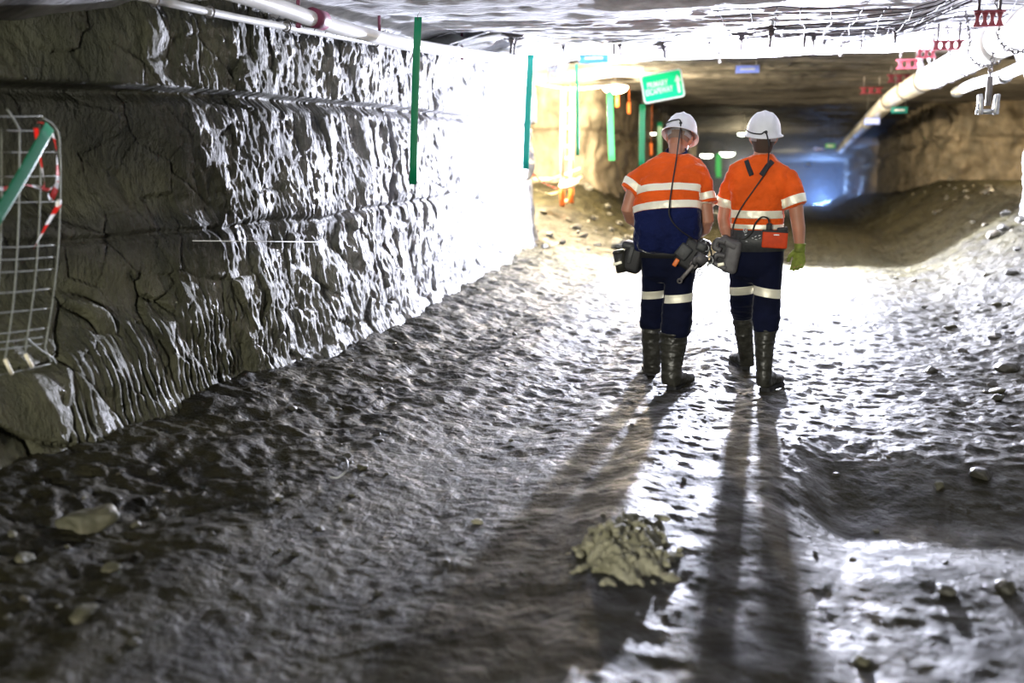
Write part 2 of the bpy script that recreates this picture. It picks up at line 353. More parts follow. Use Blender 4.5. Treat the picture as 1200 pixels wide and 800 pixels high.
def left_disp(x, y, z, s):
    near = 1-ss(4.2, 5.6, y)
    rec = ss(.40, .95, z)*near*(.28+.42*(1-ss(3.0, 5.0, y)))           # hollowed behind the bulge
    prof = interp(z, [(-.4, .16), (0, .12), (.25, .03), (.8, 0), (1.5, -.03), (1.88, -.04), (1.935, -.10), (1.955, -.10), (1.975, .01), (2.3, .02), (2.7, -.02), (3.2, .1)])
    hollow = near*(-.20*ss(1.2, 1.5, z+.12*(y-4.5))*(1-ss(1.93, 1.98, z)))
    big = .05*fbm(y*.8, z*1.3, 2, 3)
    chunks = .035*np.clip(fbm(y*2.1+.5*z, z*1.6, 9, 3)*1.8, -.7, .7)
    seam = -.03*np.exp(-((z-1.15-.04*perlin(y*1.1, 0, 5))/.018)**2)
    crack = -.12*np.exp(-((y-8.15-.10*perlin(z*2, 3)-.10*(z-1.5))/.05)**2)*ss(1.0, 1.2, z)*(1-ss(1.86, 1.93, z))
    slant = y+.25*z
    streak = .008*ridged(slant*6.5+.35*perlin(y*3, z*3), z*2.0, 4, 3)+.012*ridged(slant*13, z*6.5, 8, 2)+.010*perlin(slant*26, z*15, 3)+.012*np.maximum(0, perlin(y*17, z*13, 21)-.1)+.006*perlin(y*40, z*30, 5)
    lim = np.clip((y-4.05)*2.2, -.2, .70)+.06*perlin(y*3, 1)
    zo = (1-ss(lim-.08, lim+.05, z))*(1-ss(5.3, 6.6, y))
    comb = .009*np.sin(y*2*math.pi*19+3.5*np.sin((z-.1)*3.2+y)+2.5*perlin(y*2, z*2, 6))*zo*(.6+.8*perlin(y*6, z*5, 4))
    amp = .45+.55*ss(4.6, 5.8, y)
    e, rnd, tl = cells(y*2.6+.4*perlin(y*2, z*2), z*3.1+.4*perlin(y*2, z*2, 7), 3)
    low = (1-ss(.75, 1.0, z+.2*perlin(y, 3)))*(1-zo)*(1-ss(4.9, 5.4, y))
    blocks = low*(.07*rnd+.16*tl*.5-.06*(1-ss(0, .09, e)))
    e2, rnd2, tl2 = cells(slant*4.5, z*3.2, 9)
    blocks = blocks+(.013*rnd2+.032*tl2-.010*(1-ss(0, .08, e2)))*(1-low)*.8
    return prof-rec+hollow+big+chunks+seam+crack+streak*amp*.75+comb+blocks
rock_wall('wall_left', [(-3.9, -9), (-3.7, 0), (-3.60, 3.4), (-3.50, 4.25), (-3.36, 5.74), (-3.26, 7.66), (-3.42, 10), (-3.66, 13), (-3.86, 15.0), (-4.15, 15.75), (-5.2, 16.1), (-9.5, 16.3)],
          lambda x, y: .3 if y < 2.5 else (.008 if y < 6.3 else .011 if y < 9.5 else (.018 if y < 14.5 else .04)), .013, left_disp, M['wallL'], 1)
def rough_disp(k=1.0, seam=1.95):
    def f(x, y, z, s):
        prof = interp(z, [(-.4, .5), (0, .35), (.4, .12), (.9, 0), (seam-.08, 0), (seam-.02, -.10), (seam+.03, -.10), (seam+.10, .05), (2.6, 0), (3.2, .15)])
        c = np.clip(fbm(s*1.3, z*1.1, 3, 3)*1.7, -.8, .8)
        return k*(prof+.22*c+.05*ridged(s*3.5, z*2.5, 3, 3)+.02*fbm(s*10, z*9, 1, 2))
    return f
def right_disp(x, y, z, s):
    return .10*fbm(s*1.2, z*1.4, 6, 3)+.03*ridged(s*5, z*3, 3, 3)+.008*perlin(s*25, z*18, 1)+interp(z, [(-.4, .3), (.3, .1), (1, 0), (2.4, 0), (3.1, .35)])
rock_wall('wall_right', [(3.3, -9), (3.2, 2), (3.15, 8), (2.98, 12), (2.84, 13.5), (2.80, 14.4), (3.0, 14.9), (3.9, 15.2), (9.5, 15.3)],
          lambda x, y: .3 if y < 5 else .03, .03, right_disp, M['wallL'], -1)
fd = rough_disp()
st = lambda x, y: .05 if y < 30 else .15
rock_wall('wall_left_far', [(-9.5, 21.6), (-5.0, 21.3), (-4.25, 21.2), (-3.95, 21.9), (-3.9, 26), (-3.8, 34), (-3.9, 40), (-4.6, 41), (-9, 41.3)], st, .05, rough_disp(.6), M['wallF'], 1)
rock_wall('wall_right_far', [(9.5, 24.4), (5, 24.6), (3.7, 24.9), (3.15, 25.6), (3.1, 30), (3.05, 38), (3.2, 43), (3.9, 44), (9, 44.3)], st, .05, fd, M['wallF'], -1)
rock_wall('wall_left_distant', [(-9, 46), (-4.4, 46), (-3.7, 46.8), (-3.6, 60), (-3.8, 88)], lambda x, y: .25, .12, fd, M['wallF'], 1)
rock_wall('wall_right_distant', [(9, 50), (4, 50.4), (3.1, 51.2), (3.1, 60), (3.3, 88)], lambda x, y: .25, .12, fd, M['wallF'], -1)
rock_wall('wall_end', [(-5, 88), (0, 88.5), (5, 88)], lambda x, y: .25, .12, fd, M['wallF'], 1)
rock_wall('wall_crosscut_left_end', [(-9.2, 15), (-9.4, 18), (-9.2, 23)], lambda x, y: .06, .06, fd, M['wallF'], 1)
rock_wall('wall_crosscut_right_end', [(9.2, 14), (9.4, 19), (9.2, 26)], lambda x, y: .06, .06, fd, M['wallF'], -1)
rock_wall('wall_back', [(-5, -9), (0, -9.4), (5, -9)], lambda x, y: .1, .1, fd, M['wallF'], -1)
def floor_z(x, y, fine=True):
    x = np.asarray(x, float); y = np.asarray(y, float)
    z = .035*fbm(x*.6, y*.45, 1, 2)
    # wheel ruts and the ridge left between them
    wob = .12*perlin(y*.35, 2.2)
    for cx, w, a in ((-1.55, .32, -.045), (-.62, .16, .035), (.28, .34, -.03), (-2.25, .22, .03)):
        z = z+a*np.exp(-((x-cx-wob)/w)**2)*(1-.5*ss(9, 14, y))
    z = z-.16*np.exp(-((y-4.95)/.6)**2)*ss(-.1, .35, x)*(1-ss(1.5, 2.2, x))
    z = z+.05*np.exp(-((y-4.1)/.35)**2-((x-.7)/.7)**2)
    # banks of spoil along both sides
    lb = ss(-2.3, -3.4, x+.15*perlin(y*.9, 7))
    z = z+lb*(.16+.05*perlin(y*1.7, x*2))*(1-ss(15, 18, y)*.2)
    rb = ss(1.3, 3.1, x+.3*perlin(y*.5, 4))*interp(y, [(0, .1), (5.5, .05), (7.5, .12), (9.3, .50), (12, .70), (15, .9), (19, 1.0), (24, 1.0), (30, .8), (60, .7)])
    z = z+rb
    z = z+ss(-2.9, -4.4, x)*interp(y, [(15, 0), (17, .35), (21, .75), (26, .8), (40, .5)])
    rough = .22+.5*ss(4.8, 7, y)
    rough = rough+(1-rough)*np.maximum(ss(-1.9, -2.7, x), ss(.9, 1.7, x))
    z = z+rough*(.022*fbm(x*3.2, y*3.2, 5, 2)+.016*ridged(x*6, y*6, 2, 2))
    if fine:
        z = z+.006*fbm(x*11, y*9, 3, 2)+.0032*perlin(x*30, y*24, 9)+rough*.004*ridged(x*22, y*22, 1, 2)
        z = z+rough*.006*np.maximum(0, perlin(x*17, y*17, 12)-.25)*4
    return z+dip(y)
def axis(segs):
    out = [segs[0][0]]
    for a, b, s in segs:
        n = max(1, int(round((b-a)/s))); out += list(np.linspace(a, b, n+1)[1:])
    return np.array(out)
xs = axis([(-10, -4.2, .12), (-4.2, 3.6, .02), (3.6, 10, .12)])
ys = axis([(-9.5, 1.5, .5), (1.5, 2.3, .05), (2.3, 8.2, .0135), (8.2, 11, .022), (11, 16, .035), (16, 28, .07), (28, 90, .5)])
XX, YY = np.meshgrid(xs, ys, indexing='ij')
structure('floor', grid_mesh(np.stack([XX, YY, floor_z(XX, YY)], -1), len(xs), len(ys), True), M['floor'])
def ceil_z(x, y):
    z = 2.90-.32*ss(13.8, 7.5, y)*(1-.75*ss(.7, 1.4, x))+.05*fbm(x*.3, y*.7, 4, 2)
    q = fbm(x*.35, y*1.2, 8, 4)                       # laminated roof: stepped sheets
    st_ = q*5; z = z+.013*(np.floor(st_)+ss(.35, .65, st_-np.floor(st_)))
    z = z-.05*np.exp(-((y-14.3-.25*perlin(x*.5, 1))/.45)**2)
    z = z+.007*ridged(x*1.5, y*7, 3, 3)+.008*fbm(x*6, y*9, 2, 2)
    z = z-.32*ss(-2.95, -3.9, x)*(1-ss(13.5, 15.5, y))+.0
    z = z-.10*np.exp(-((y-19-.5*perlin(x*.4, 5))/.8)**2)-.12*np.exp(-((y-25)/1.0)**2)
    return z+dip(y)
xs = axis([(-10, -4.2, .1), (-4.2, 3.8, .035), (3.8, 10, .1)])
ys = axis([(-9.5, 6, .5), (6, 8, .06), (8, 15.6, .022), (15.6, 28, .05), (28, 90, .25)])
XX, YY = np.meshgrid(xs, ys, indexing='ij')
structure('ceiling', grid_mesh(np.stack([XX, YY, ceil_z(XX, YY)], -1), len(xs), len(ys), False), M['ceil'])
def fz(x, y): return float(floor_z(np.array([x]), np.array([y]))[0])
def cz(x, y): return float(ceil_z(np.array([x]), np.array([y]))[0])
# ------------------------------------------------------------------ people
def V3(*a): return Vector(a)
def torso_ring(py, xl, xr, Y, ry, pw=.9, tilt=0):
    a = P(xl, py, Y); b = P(xr, py, Y); c = (a+b)/2
    return (c, (b-a)/2, Vector((0, ry, ry*tilt)), pw)
def hand(bm, wrist, dirv, palm_n, side, curl, s=1.0, fat=1.0):
    """palm, four jointed fingers, thumb. dirv: wrist to knuckles, palm_n: way the palm faces, side: +1 thumb towards a"""
    d = dirv.normalized(); pn = (palm_n-d*palm_n.dot(d)).normalized(); a = d.cross(pn).normalized()*side
    k = wrist+d*.085*s
    loft(bm, [(wrist-d*.02, a*.026*s, pn*.020*s), (wrist+d*.01, a*.030*s, pn*.019*s), (wrist+d*.05*s, a*.040*s, pn*.016*s), (k, a*.042*s, pn*.014*s), (k+d*.006, a*.03*s, pn*.008*s)], 14)
    for i, (off, ln) in enumerate(((.032, .070), (.011, .079), (-.011, .073), (-.031, .058))):
        p = k+a*off*s-d*.012; ang = .25; pts = [p]; seg = [ln*.48, ln*.3, ln*.24]
        for j, l in enumerate(seg):
            ang += curl*(.55+.12*i) if j else curl*.4
            p = p+(d*math.cos(ang)+pn*math.sin(ang))*l*s; pts.append(p)
        chain(bm, pts, [.0095*s*fat, .0092*s*fat, .0085*s*fat, .0075*s*fat], 8)
    b = wrist+d*.022*s+a*.030*s
    t1 = b+(a*.65+d*.75+pn*.35).normalized()*.040*s; t2 = t1+(a*.15+d*.95+pn*.45).normalized()*.030*s
    chain(bm, [b-a*.012, b, t1, t2], [.014*s*fat, .014*s*fat, .0115*s*fat, .009*s*fat], 8)
def head(bm, c, R, s=1.0):
    """c centre of head; R: local x right, y forward, z up"""
    def L(x, y, z): return c+R @ Vector((x, y, z))*s
    rx, ry, rz = [R @ Vector(v) for v in ((1, 0, 0), (0, 1, 0), (0, 0, 1))]
    rings = []
    for z, w, d, o in ((-.115, .035, .03, .06), (-.10, .050, .055, .045), (-.075, .060, .075, .02), (-.045, .068, .088, .005), (0, .074, .096, 0), (.04, .077, .099, -.002),
                       (.075, .070, .092, -.004), (.10, .052, .070, -.006), (.118, .025, .035, -.006)):
        rings.append((L(0, o, z), rx*w*s, ry*d*s, .92))
    loft(bm, rings, 24)
    # nose, brow, lips, chin, ears
    chain(bm, [L(0, .088, .025), L(0, .108, -.008), L(0, .104, -.022)], [.009*s, .013*s, .012*s], 8)
    chain(bm, [L(-.045, .082, .035), L(0, .094, .036), L(.045, .082, .035)], [.010*s]*3, 8)
    chain(bm, [L(-.022, .088, -.052), L(0, .097, -.052), L(.022, .088, -.052)], [.007*s]*3, 8)
    chain(bm, [L(-.018, .078, -.088), L(.018, .078, -.088)], [.018*s]*2, 8)
    for q in (-1, 1):
        chain(bm, [L(q*.072, -.004, -.028), L(q*.083, -.012, -.005), L(q*.086, -.018, .022), L(q*.076, -.006, .030)], [.008*s, .011*s, .011*s, .007*s], 8)
def boot(name, parent, leg, heel, toe, label=None, floor=0.0):
    """leg: rings (centre, half x, half y) from the top down to the ankle"""
    bm = bmesh.new(); rings = []
    for c, rx, ry in leg: rings.append((c, Vector((rx, 0, 0)), Vector((0, ry, 0))))
    loft(bm, rings, 24)
    t0 = leg[0]; torus(bm, t0[0], Vector((t0[1], 0, 0)), Vector((0, t0[2], 0)), .008, 24, 6)
    for k in (1, 2):
        c, rx, ry = leg[k]; torus(bm, c, Vector((rx*1.0, 0, 0)), Vector((0, ry, 0)), .005, 24, 6)
    d = (toe-heel); L_ = d.length; d.normalize(); u = Vector((0, 0, 1)); s_ = d.cross(u)
    for t, h, w in ():
        pass
    rr = []
    for t, h, w in ((0, .05, .030), (.04, .085, .038), (.16, .105, .041), (.34, .115, .040), (.5, .095, .042), (.68, .078, .050), (.85, .07, .048), (.96, .055, .036), (1.0, .04, .022)):
        c = heel+d*L_*t+u*(h/2+.018); rr.append((c, s_*w, u*h/2, .85))
    loft(bm, rr, 20)
    me = remesh(bm, .006, 4, lambda co: .0035*fbm(co[:, 0]*25, co[:, 1]*25, co[:, 2]*45, 2)+.004*ridged(co[:, 2]*14, co[:, 0]*5, co[:, 1]*5, 1)*(co[:, 2] < 9)*.5)
    o = obj('boot', me, M['rubber'], parent)
    if label: o['label'] = label
    sb = bmesh.new(); sr = []
    pts = [(0, .024), (.03, .036), (.15, .041), (.34, .037), (.48, .038), (.66, .050), (.84, .050), (.96, .036), (1.0, .022)]
    lo, hi = [], []
    outl = [(t, w) for t, w in pts]+[(t, -w) for t, w in pts[::-1]]
    for t, w in outl:
        q = heel+d*(L_*(t*1.02-.01))+s_*w*1.06
        lo.append(sb.verts.new(q)); hi.append(sb.verts.new(q+u*.028))
    n = len(lo)
    for i in range(n): sb.faces.new((lo[i], lo[(i+1) % n], hi[(i+1) % n], hi[i]))
    sb.faces.new(lo[::-1]); sb.faces.new(hi)
    obj('boot_sole', sb, M['black'], o, smooth=False)
    return o
def helmet(parent, c, R, s=1.0):
    """rounded dome with brim, centre ridges, headband cradle under it"""
    X, Y_, Z_ = [R @ Vector(v) for v in ((1, 0, 0), (0, 1, 0), (0, 0, 1))]
    def L(x, y, z): return c+(X*x+Y_*y+Z_*z)*s
    bm = bmesh.new(); n = 48; rows = []
    prof = [(0, 1.17), (.006, 1.16), (.010, 1.05), (.022, 1.01), (.05, .985), (.08, .93), (.108, .82), (.130, .66), (.146, .46), (.155, .24), (.158, .05)]
    for z, k in prof:
        row = []
        for i in range(n):
            a = 2*math.pi*i/n; ca, sa = math.cos(a), math.sin(a)
            kk = k
            if z < .008: kk = k+.16*max(0, sa)**2          # peak is longer in front
            x, y = .108*kk*ca, .132*kk*sa
            rid = .007*(math.exp(-(x/.012)**2)+.7*math.exp(-((abs(x)-.045)/.010)**2)) if z > .04 else 0
            dz = -.010*max(0, -sa)**2 if z < .008 else 0
            row.append(bm.verts.new(L(x, y, z+rid+dz)))
        rows.append(row)
    for a, b in zip(rows, rows[1:]):
        for k in range(n): bm.faces.new((a[k], a[(k+1) % n], b[(k+1) % n], b[k]))
    bm.faces.new(rows[-1])
    bmesh.ops.recalc_face_normals(bm, faces=bm.faces)
    bmesh.ops.solidify(bm, geom=bm.faces[:], thickness=-.004*s)
    o = obj('helmet', bm, M['helmet'], parent)
    b = bmesh.new(); rings = []
    for z, k in ((-.030, .82), (-.030, .86), (.012, .90), (.012, .84)): rings.append((L(0, -.004, z), X*.100*k*s, Y_*.124*k*s))
    R_ = loft(b, rings, 32, cap=False)
    for k in range(32): b.faces.new((R_[3][k], R_[3][(k+1) % 32], R_[0][(k+1) % 32], R_[0][k]))
    h = obj('headband', b, M['strap'], o); 
    # cord holder at the back of the shell
    b = bmesh.new(); box(b, L(.012, -.131, .040), (.014*s, .014*s, .010*s), R.to_4x4(), .003); torus(b, L(.012, -.137, .034), X*.008, Z_*.008, .003, 10, 6)
    obj('cord_clip', b, M['black'], o)
    # cap lamp in front
    b = bmesh.new(); cyl(b, L(0, .128, .055), L(0, .165, .055), .026*s, 16); obj('cap_lamp', b, M['black'], o)
    return o, L
def wrinkle(amp, fx, fz_):
    return lambda co: amp*(fbm(co[:, 0]*fx, co[:, 1]*fx, co[:, 2]*fz_, 3)+.5*ridged(co[:, 0]*fx*.8+co[:, 2]*2, co[:, 1]*fx*.6, co[:, 2]*fz_*.8, 2)-.4)
def split_colours(me, p, n, mats):
    """garment of two cloths: cut along a plane, faces below it take the second material"""
    bm = bmesh.new(); bm.from_mesh(me)
    bmesh.ops.bisect_plane(bm, geom=bm.verts[:]+bm.edges[:]+bm.faces[:], plane_co=p, plane_no=n)
    for f in bm.faces: f.material_index = 1 if (f.calc_center_median()-p).dot(n) < 0 else 0
    bm.to_mesh(me); bm.free()
# ---- the man on the left: stooping, hands in front of him
YA = 7.0
pa = empty('person', Z(783, 450), 'person in orange and navy shirt stooping with bowed head, a pouch on each hip', 'person', 'workers walking up the roadway')
bm = bmesh.new()
loft(bm, [torso_ring(295, 748, 818, YA+.0, .13, .8), torso_ring(291, 742, 820, YA, .155, .85), torso_ring(280, 741, 821, YA+.0, .175, .85), torso_ring(265, 742, 822, YA+.0, .185), torso_ring(250, 743, 822, YA+.01, .18),
          torso_ring(235, 744, 824, YA+.03, .165), torso_ring(220, 746, 826, YA+.06, .15), torso_ring(205, 748, 829, YA+.10, .135), torso_ring(196, 752, 828, YA+.13, .12),
          torso_ring(189, 759, 822, YA+.16, .10), torso_ring(184, 768, 815, YA+.18, .085), torso_ring(180, 776, 808, YA+.20, .070)], 40)
SLA = (P(762, 203, YA+.13), P(750, 212, YA+.10), P(737, 226, YA+.06)); SRA = (P(814, 200, YA+.13), P(821, 215, YA+.10), P(828, 240, YA+.06))
def sleeve(bm, pts, r):
    d = (pts[-1]-pts[-2]).normalized(); rings = []; 
    for i, (p, rr) in enumerate(zip(pts, r)):
        t = (pts[min(i+1, len(pts)-1)]-pts[max(i-1, 0)]).normalized(); a, b = frame(t, Vector((0, 1, 0))); rings.append((p, a*rr, b*rr*.98))
    loft(bm, rings, 28)
sleeve(bm, SLA, (.075, .082, .084)); sleeve(bm, SRA, (.075, .080, .082))
shirt = remesh(bm, .008, 6, wrinkle(.013, 6, 8))
cutn = Vector((-.09, .25, 1)).normalized(); cut = P(782, 243, YA-.17)
split_colours(shirt, cut, cutn, None)
# sleeves above the cut stay orange
so = obj('shirt', shirt.copy(), [M['orange'], M['navy']], pa)
torso_sel = lambda c: True
def in_torso(pts_l, pts_r):
    def f(c):
        for pts in (pts_l, pts_r):
            a, b = pts[1], pts[-1]; t = (c-a).dot(b-a)/(b-a).length_squared
            if t > -.05 and ((c-a)-(b-a)*t).length < .105: return False
        return True
    return f
selA = in_torso(SLA, SRA)
def band(me, p, n, wdt, parent, sel=None, off=.004):
    n = n.normalized()
    o = obj('reflective_band', band_from(me, p-n*wdt/2, -n*-1*1, p+n*wdt/2, n*-1*-1, off, sel) if False else band_strip(me, p, n, wdt, off, sel), M['tape'], parent); return o
def band_strip(me, p, n, wdt, off, sel):
    bm = bmesh.new(); bm.from_mesh(me)
    bmesh.ops.bisect_plane(bm, geom=bm.verts[:]+bm.edges[:]+bm.faces[:], plane_co=p-n*wdt/2, plane_no=n, clear_inner=True)
    bmesh.ops.bisect_plane(bm, geom=bm.verts[:]+bm.edges[:]+bm.faces[:], plane_co=p+n*wdt/2, plane_no=n, clear_outer=True)
    if sel: bmesh.ops.delete(bm, geom=[f for f in bm.faces if not sel(f.calc_center_median())], context='FACES')
    bm.normal_update()
    for v in bm.verts: v.co += v.normal*off
    bmesh.ops.solidify(bm, geom=bm.faces[:], thickness=.003)
    for f in bm.faces: f.material_index = 0
    return bm
up = Vector((0, 0, 1))
band(shirt, cut+cutn*.026, cutn, .050, so)
band(shirt, P(784, 214, YA-.16), Vector((-.05, .35, 1)), .050, so, selA)
for pts in (SLA, SRA):
    d = (pts[-1]-pts[-2]).normalized()
    band(shirt, pts[-1]-d*.045, d, .048, so, lambda c, p=pts[-1], q=pts[-2]: ((c-p)-(c-p).project((p-q))).length < .115 and (c-p).length < .17)
# dark collar
b = bmesh.new(); ring = [P(779, 180, YA+.17)]
cc = P(792.5, 178, YA+.21)
loft(b, [(cc+V3(0, -.01, -.022), V3(.082, 0, 0), V3(0, .078, .03)), (cc+V3(0, 0, .012), V3(.072, 0, 0), V3(0, .070, .028)), (cc+V3(0, .002, .014), V3(.064, 0, 0), V3(0, .062, .028)), (cc+V3(0, 0, -.01), V3(.066, 0, 0), V3(0, .062, .028))], 32, cap=False)
obj('collar', b, M['navy'], so)
# body
bm = bmesh.new()
RA = Euler((math.radians(-26), math.radians(6), math.radians(-4))).to_matrix()
hcA = P(796, 164, YA+.30)
head(bm, hcA, RA)
chain(bm, [P(791, 190, YA+.20), P(793, 181, YA+.235), hcA+RA @ V3(0, -.012, -.06)], [.055, .056, .060], 16)
loft(bm, [torso_ring(300, 750, 816, YA+.02, .11), torso_ring(270, 750, 814, YA+.02, .13), torso_ring(235, 752, 816, YA+.04, .12), torso_ring(205, 758, 818, YA+.11, .09), torso_ring(190, 772, 810, YA+.16, .06)], 24)
chain(bm, [P(764, 207, YA+.12), P(742, 224, YA+.07), P(735, 246, YA+.05), P(739, 256, YA+.12), P(757, 270, YA+.33)], [.055, .052, .044, .042, .028], 14)
chain(bm, [P(812, 204, YA+.12), P(826, 238, YA+.07), P(829, 258, YA+.06), P(826, 268, YA+.14), P(806, 282, YA+.33)], [.055, .052, .044, .042, .028], 14)
hand(bm, P(757, 270, YA+.33), V3(.5, .35, -.2), V3(.4, -.6, -.3), 1, .9)
hand(bm, P(806, 282, YA+.33), V3(-.5, .35, -.1), V3(-.4, -.6, -.3), -1, .9)
chain(bm, [P(766, 305, YA+.03), P(766, 345, YA+.11), P(764.5, 378, YA+.18), P(764, 420, YA+.2)], [.06, .05, .04, .035], 12)
chain(bm, [P(799, 305, YA), P(795, 345, YA-.01), P(790, 388, YA-.04), P(788, 430, YA-.07)], [.06, .05, .04, .035], 12)
obj('body', remesh(bm, .0055, 3), M['skin'], pa)
b = bmesh.new(); rings = []
for z, w, d in ((-.030, .066, .088), (-.005, .0755, .0985), (.02, .079, .102), (.06, .076, .098), (.10, .054, .072)): rings.append((hcA+RA @ V3(0, -.012, z), RA @ V3(w, 0, 0), RA @ V3(0, d, 0), .92))
loft(b, rings, 24)
bmesh.ops.delete(b, geom=[v for v in b.verts if (RA.transposed() @ (v.co-hcA)).y > .02 and (RA.transposed() @ (v.co-hcA)).z < .05], context='VERTS')
obj('hair', b, M['greyhair'], pa)
ho, HL = helmet(pa, hcA+RA @ V3(0, .0, .028), RA, 1.0)
b = bmesh.new(); tube(b, spline([HL(-.112, -.02, .03), HL(-.095, -.085, .048), HL(-.03, -.137, .052), HL(.012, -.142, .036), P(794.5, 172, YA+.08), P(792, 190, YA+.02), P(788, 215, YA-.09), P(784.5, 240, YA-.19), P(785, 254, YA-.2), P(795, 268, YA-.185), P(812, 280, YA-.14)], 8), .0048, 8)
obj('lamp_cable', b, M['cable'], pa)
# trousers
bm = bmesh.new()
loft(bm, [torso_ring(283, 750, 815, YA+.02, .13), torso_ring(295, 750, 816, YA+.02, .145), torso_ring(310, 752, 816, YA+.02, .145), torso_ring(322, 753, 815, YA+.03, .125), torso_ring(330, 760, 808, YA+.04, .08)], 32)
loft(bm, [torso_ring(300, 751, 784, YA+.03, .11), torso_ring(322, 752, 784, YA+.06, .105), torso_ring(345, 753, 780, YA+.11, .088), torso_ring(362, 752, 779, YA+.14, .085), torso_ring(374, 751, 779, YA+.17, .088), torso_ring(383, 752, 777, YA+.18, .078)], 28)
loft(bm, [torso_ring(300, 784, 816, YA+.0, .11), torso_ring(322, 780, 815, YA+.0, .11), torso_ring(345, 778, 811, YA-.01, .095), torso_ring(365, 777, 811, YA-.03, .090), torso_ring(380, 775, 810, YA-.04, .092), torso_ring(393, 776, 806, YA-.04, .080)], 28)
def bunch(co): return .004*fbm(co[:, 0]*7, co[:, 1]*7, co[:, 2]*10, 3)+.009*ridged(co[:, 0]*3, co[:, 1]*3, co[:, 2]*13, 2)*(1-ss(.40, .75, co[:, 2]))
tr = remesh(bm, .008, 5, bunch)
to = obj('trousers', tr.copy(), M['trouser'], pa)
for q, (px, py, Yo, x0, x1) in enumerate(((766, 344, YA+.1, 745, 779), (795, 348, YA-.01, 780.5, 820))):
    lo, hi = P(x0, py, Yo).x, P(x1, py, Yo).x
    band(tr, P(px, py, Yo), Vector((-.10, 0, 1)), .055, to, lambda c, lo=lo, hi=hi: lo < c.x < hi)
fzl = fz(*Z(763, 442).xy)
def bring(py, xl, xr, Y, ry):
    a = P(xl, py, Y); b = P(xr, py, Y); return ((a+b)/2, (b-a).length/2, ry)
hl = Z(763, 441); hl.z = fz(hl.x, hl.y)
boot('boot', pa, [bring(377, 752, 777, YA+.18, .078), bring(388, 752, 777, YA+.18, .078), bring(400, 752.5, 776, YA+.19, .074), bring(415, 753.5, 775, YA+.20, .066), bring(428, 754, 774, YA+.21, .06), bring(436, 754, 774, YA+.22, .06)], hl+V3(0, .0, 0), hl+V3(-.06, .27, .0))
hr = Z(786, 457); hr.z = fz(hr.x, hr.y)
boot('boot', pa, [bring(390, 773, 806, YA-.04, .088), bring(401, 773, 805, YA-.04, .084), bring(415, 773.5, 802, YA-.05, .076), bring(430, 775, 799, YA-.07, .066), bring(442, 775, 799, YA-.08, .062), bring(449, 775, 799, YA-.07, .062)], hr, hr+V3(.115, .25, .0))
# ---- the man on the right: upright, left heel leaving the ground
YB = 7.1
pb = empty('person', Z(890, 448), 'person in orange shirt with black braces, red battery box on belt and lime glove', 'person', 'workers walking up the roadway')
bm = bmesh.new()
loft(bm, [torso_ring(292, 860, 917, YB, .115, .85), torso_ring(280, 857, 918, YB, .128, .85), torso_ring(265, 857, 918, YB, .13), torso_ring(250, 856, 919, YB, .135), torso_ring(235, 855, 920, YB, .138),
          torso_ring(220, 853, 923, YB, .138), torso_ring(208, 852, 927, YB+.01, .125), torso_ring(200, 854, 927, YB+.02, .112), torso_ring(194, 856, 924, YB+.03, .10), torso_ring(189, 863, 918, YB+.04, .088),
          torso_ring(185, 870, 911, YB+.05, .078), torso_ring(181, 879, 905, YB+.055, .064)], 40)
SLB = (P(862, 206, YB+.02), P(856, 220, YB+.03), P(850, 243, YB+.05)); SRB = (P(919, 206, YB+.02), P(926, 220, YB+.0), P(933, 242, YB-.02))
sleeve(bm, SLB, (.066, .070, .066)); sleeve(bm, SRB, (.068, .074, .076))
shirtb = remesh(bm, .008, 6, wrinkle(.014, 6, 7))
sb_ = obj('shirt', shirtb.copy(), M['orange'], pb)
selB = in_torso(SLB, SRB)
band(shirtb, P(887, 251.5, YB-.13), V3(0, 0, 1), .052, sb_, selB)
band(shirtb, P(887, 266, YB-.13), V3(0, 0, 1), .030, sb_, selB)
for pts in (SLB, SRB):
    d = (pts[-1]-pts[-2]).normalized()
    band(shirtb, pts[-1]-d*.040, d, .058, sb_, lambda c, p=pts[-1], q=pts[-2]: ((c-p)-(c-p).project((p-q))).length < .10 and (c-p).length < .15)
def surf_strap(name, pts, w, mat, parent, me, th=.006):
    """webbing laid over a surface: points are moved onto the back of the mesh"""
    from mathutils.bvhtree import BVHTree
    bmt = bmesh.new(); bmt.from_mesh(me); bv = BVHTree.FromBMesh(bmt); bmt.free()
    b = bmesh.new(); rows = []; S_ = spline(pts, 8)
    for i, p in enumerate(S_):
        t = (S_[min(i+1, len(S_)-1)]-S_[max(i-1, 0)]).normalized()
        s_ = t.cross(V3(0, 1, 0)).normalized(); row = []
        for q in (-1, -.5, 0, .5, 1):
            x = p+s_*w/2*q; hit = bv.ray_cast(x+V3(0, -.6, 0), V3(0, 1, 0))
            y = hit[0] if hit[0] is not None and abs(hit[0].y-p.y) < .25 else bv.find_nearest(x)[0]
            row.append(y+V3(0, -.004, .001))
        rows.append([b.verts.new(v) for v in row])
    for A, B in zip(rows, rows[1:]):
        for k in range(4): b.faces.new((A[k], A[k+1], B[k+1], B[k]))
    bmesh.ops.recalc_face_normals(b, faces=b.faces)
    bmesh.ops.solidify(b, geom=b.faces[:], thickness=th)
    return obj(name, b, mat, parent)
surf_strap('brace', [P(874.5, 188.5, YB-.05), P(877, 196, YB-.08), P(880.5, 206, YB-.13)], .030, M['black'], pb, shirtb)
surf_strap('brace', [P(905, 189.5, YB-.05), P(899, 196, YB-.08), P(892, 206, YB-.13)], .034, M['black'], pb, shirtb)
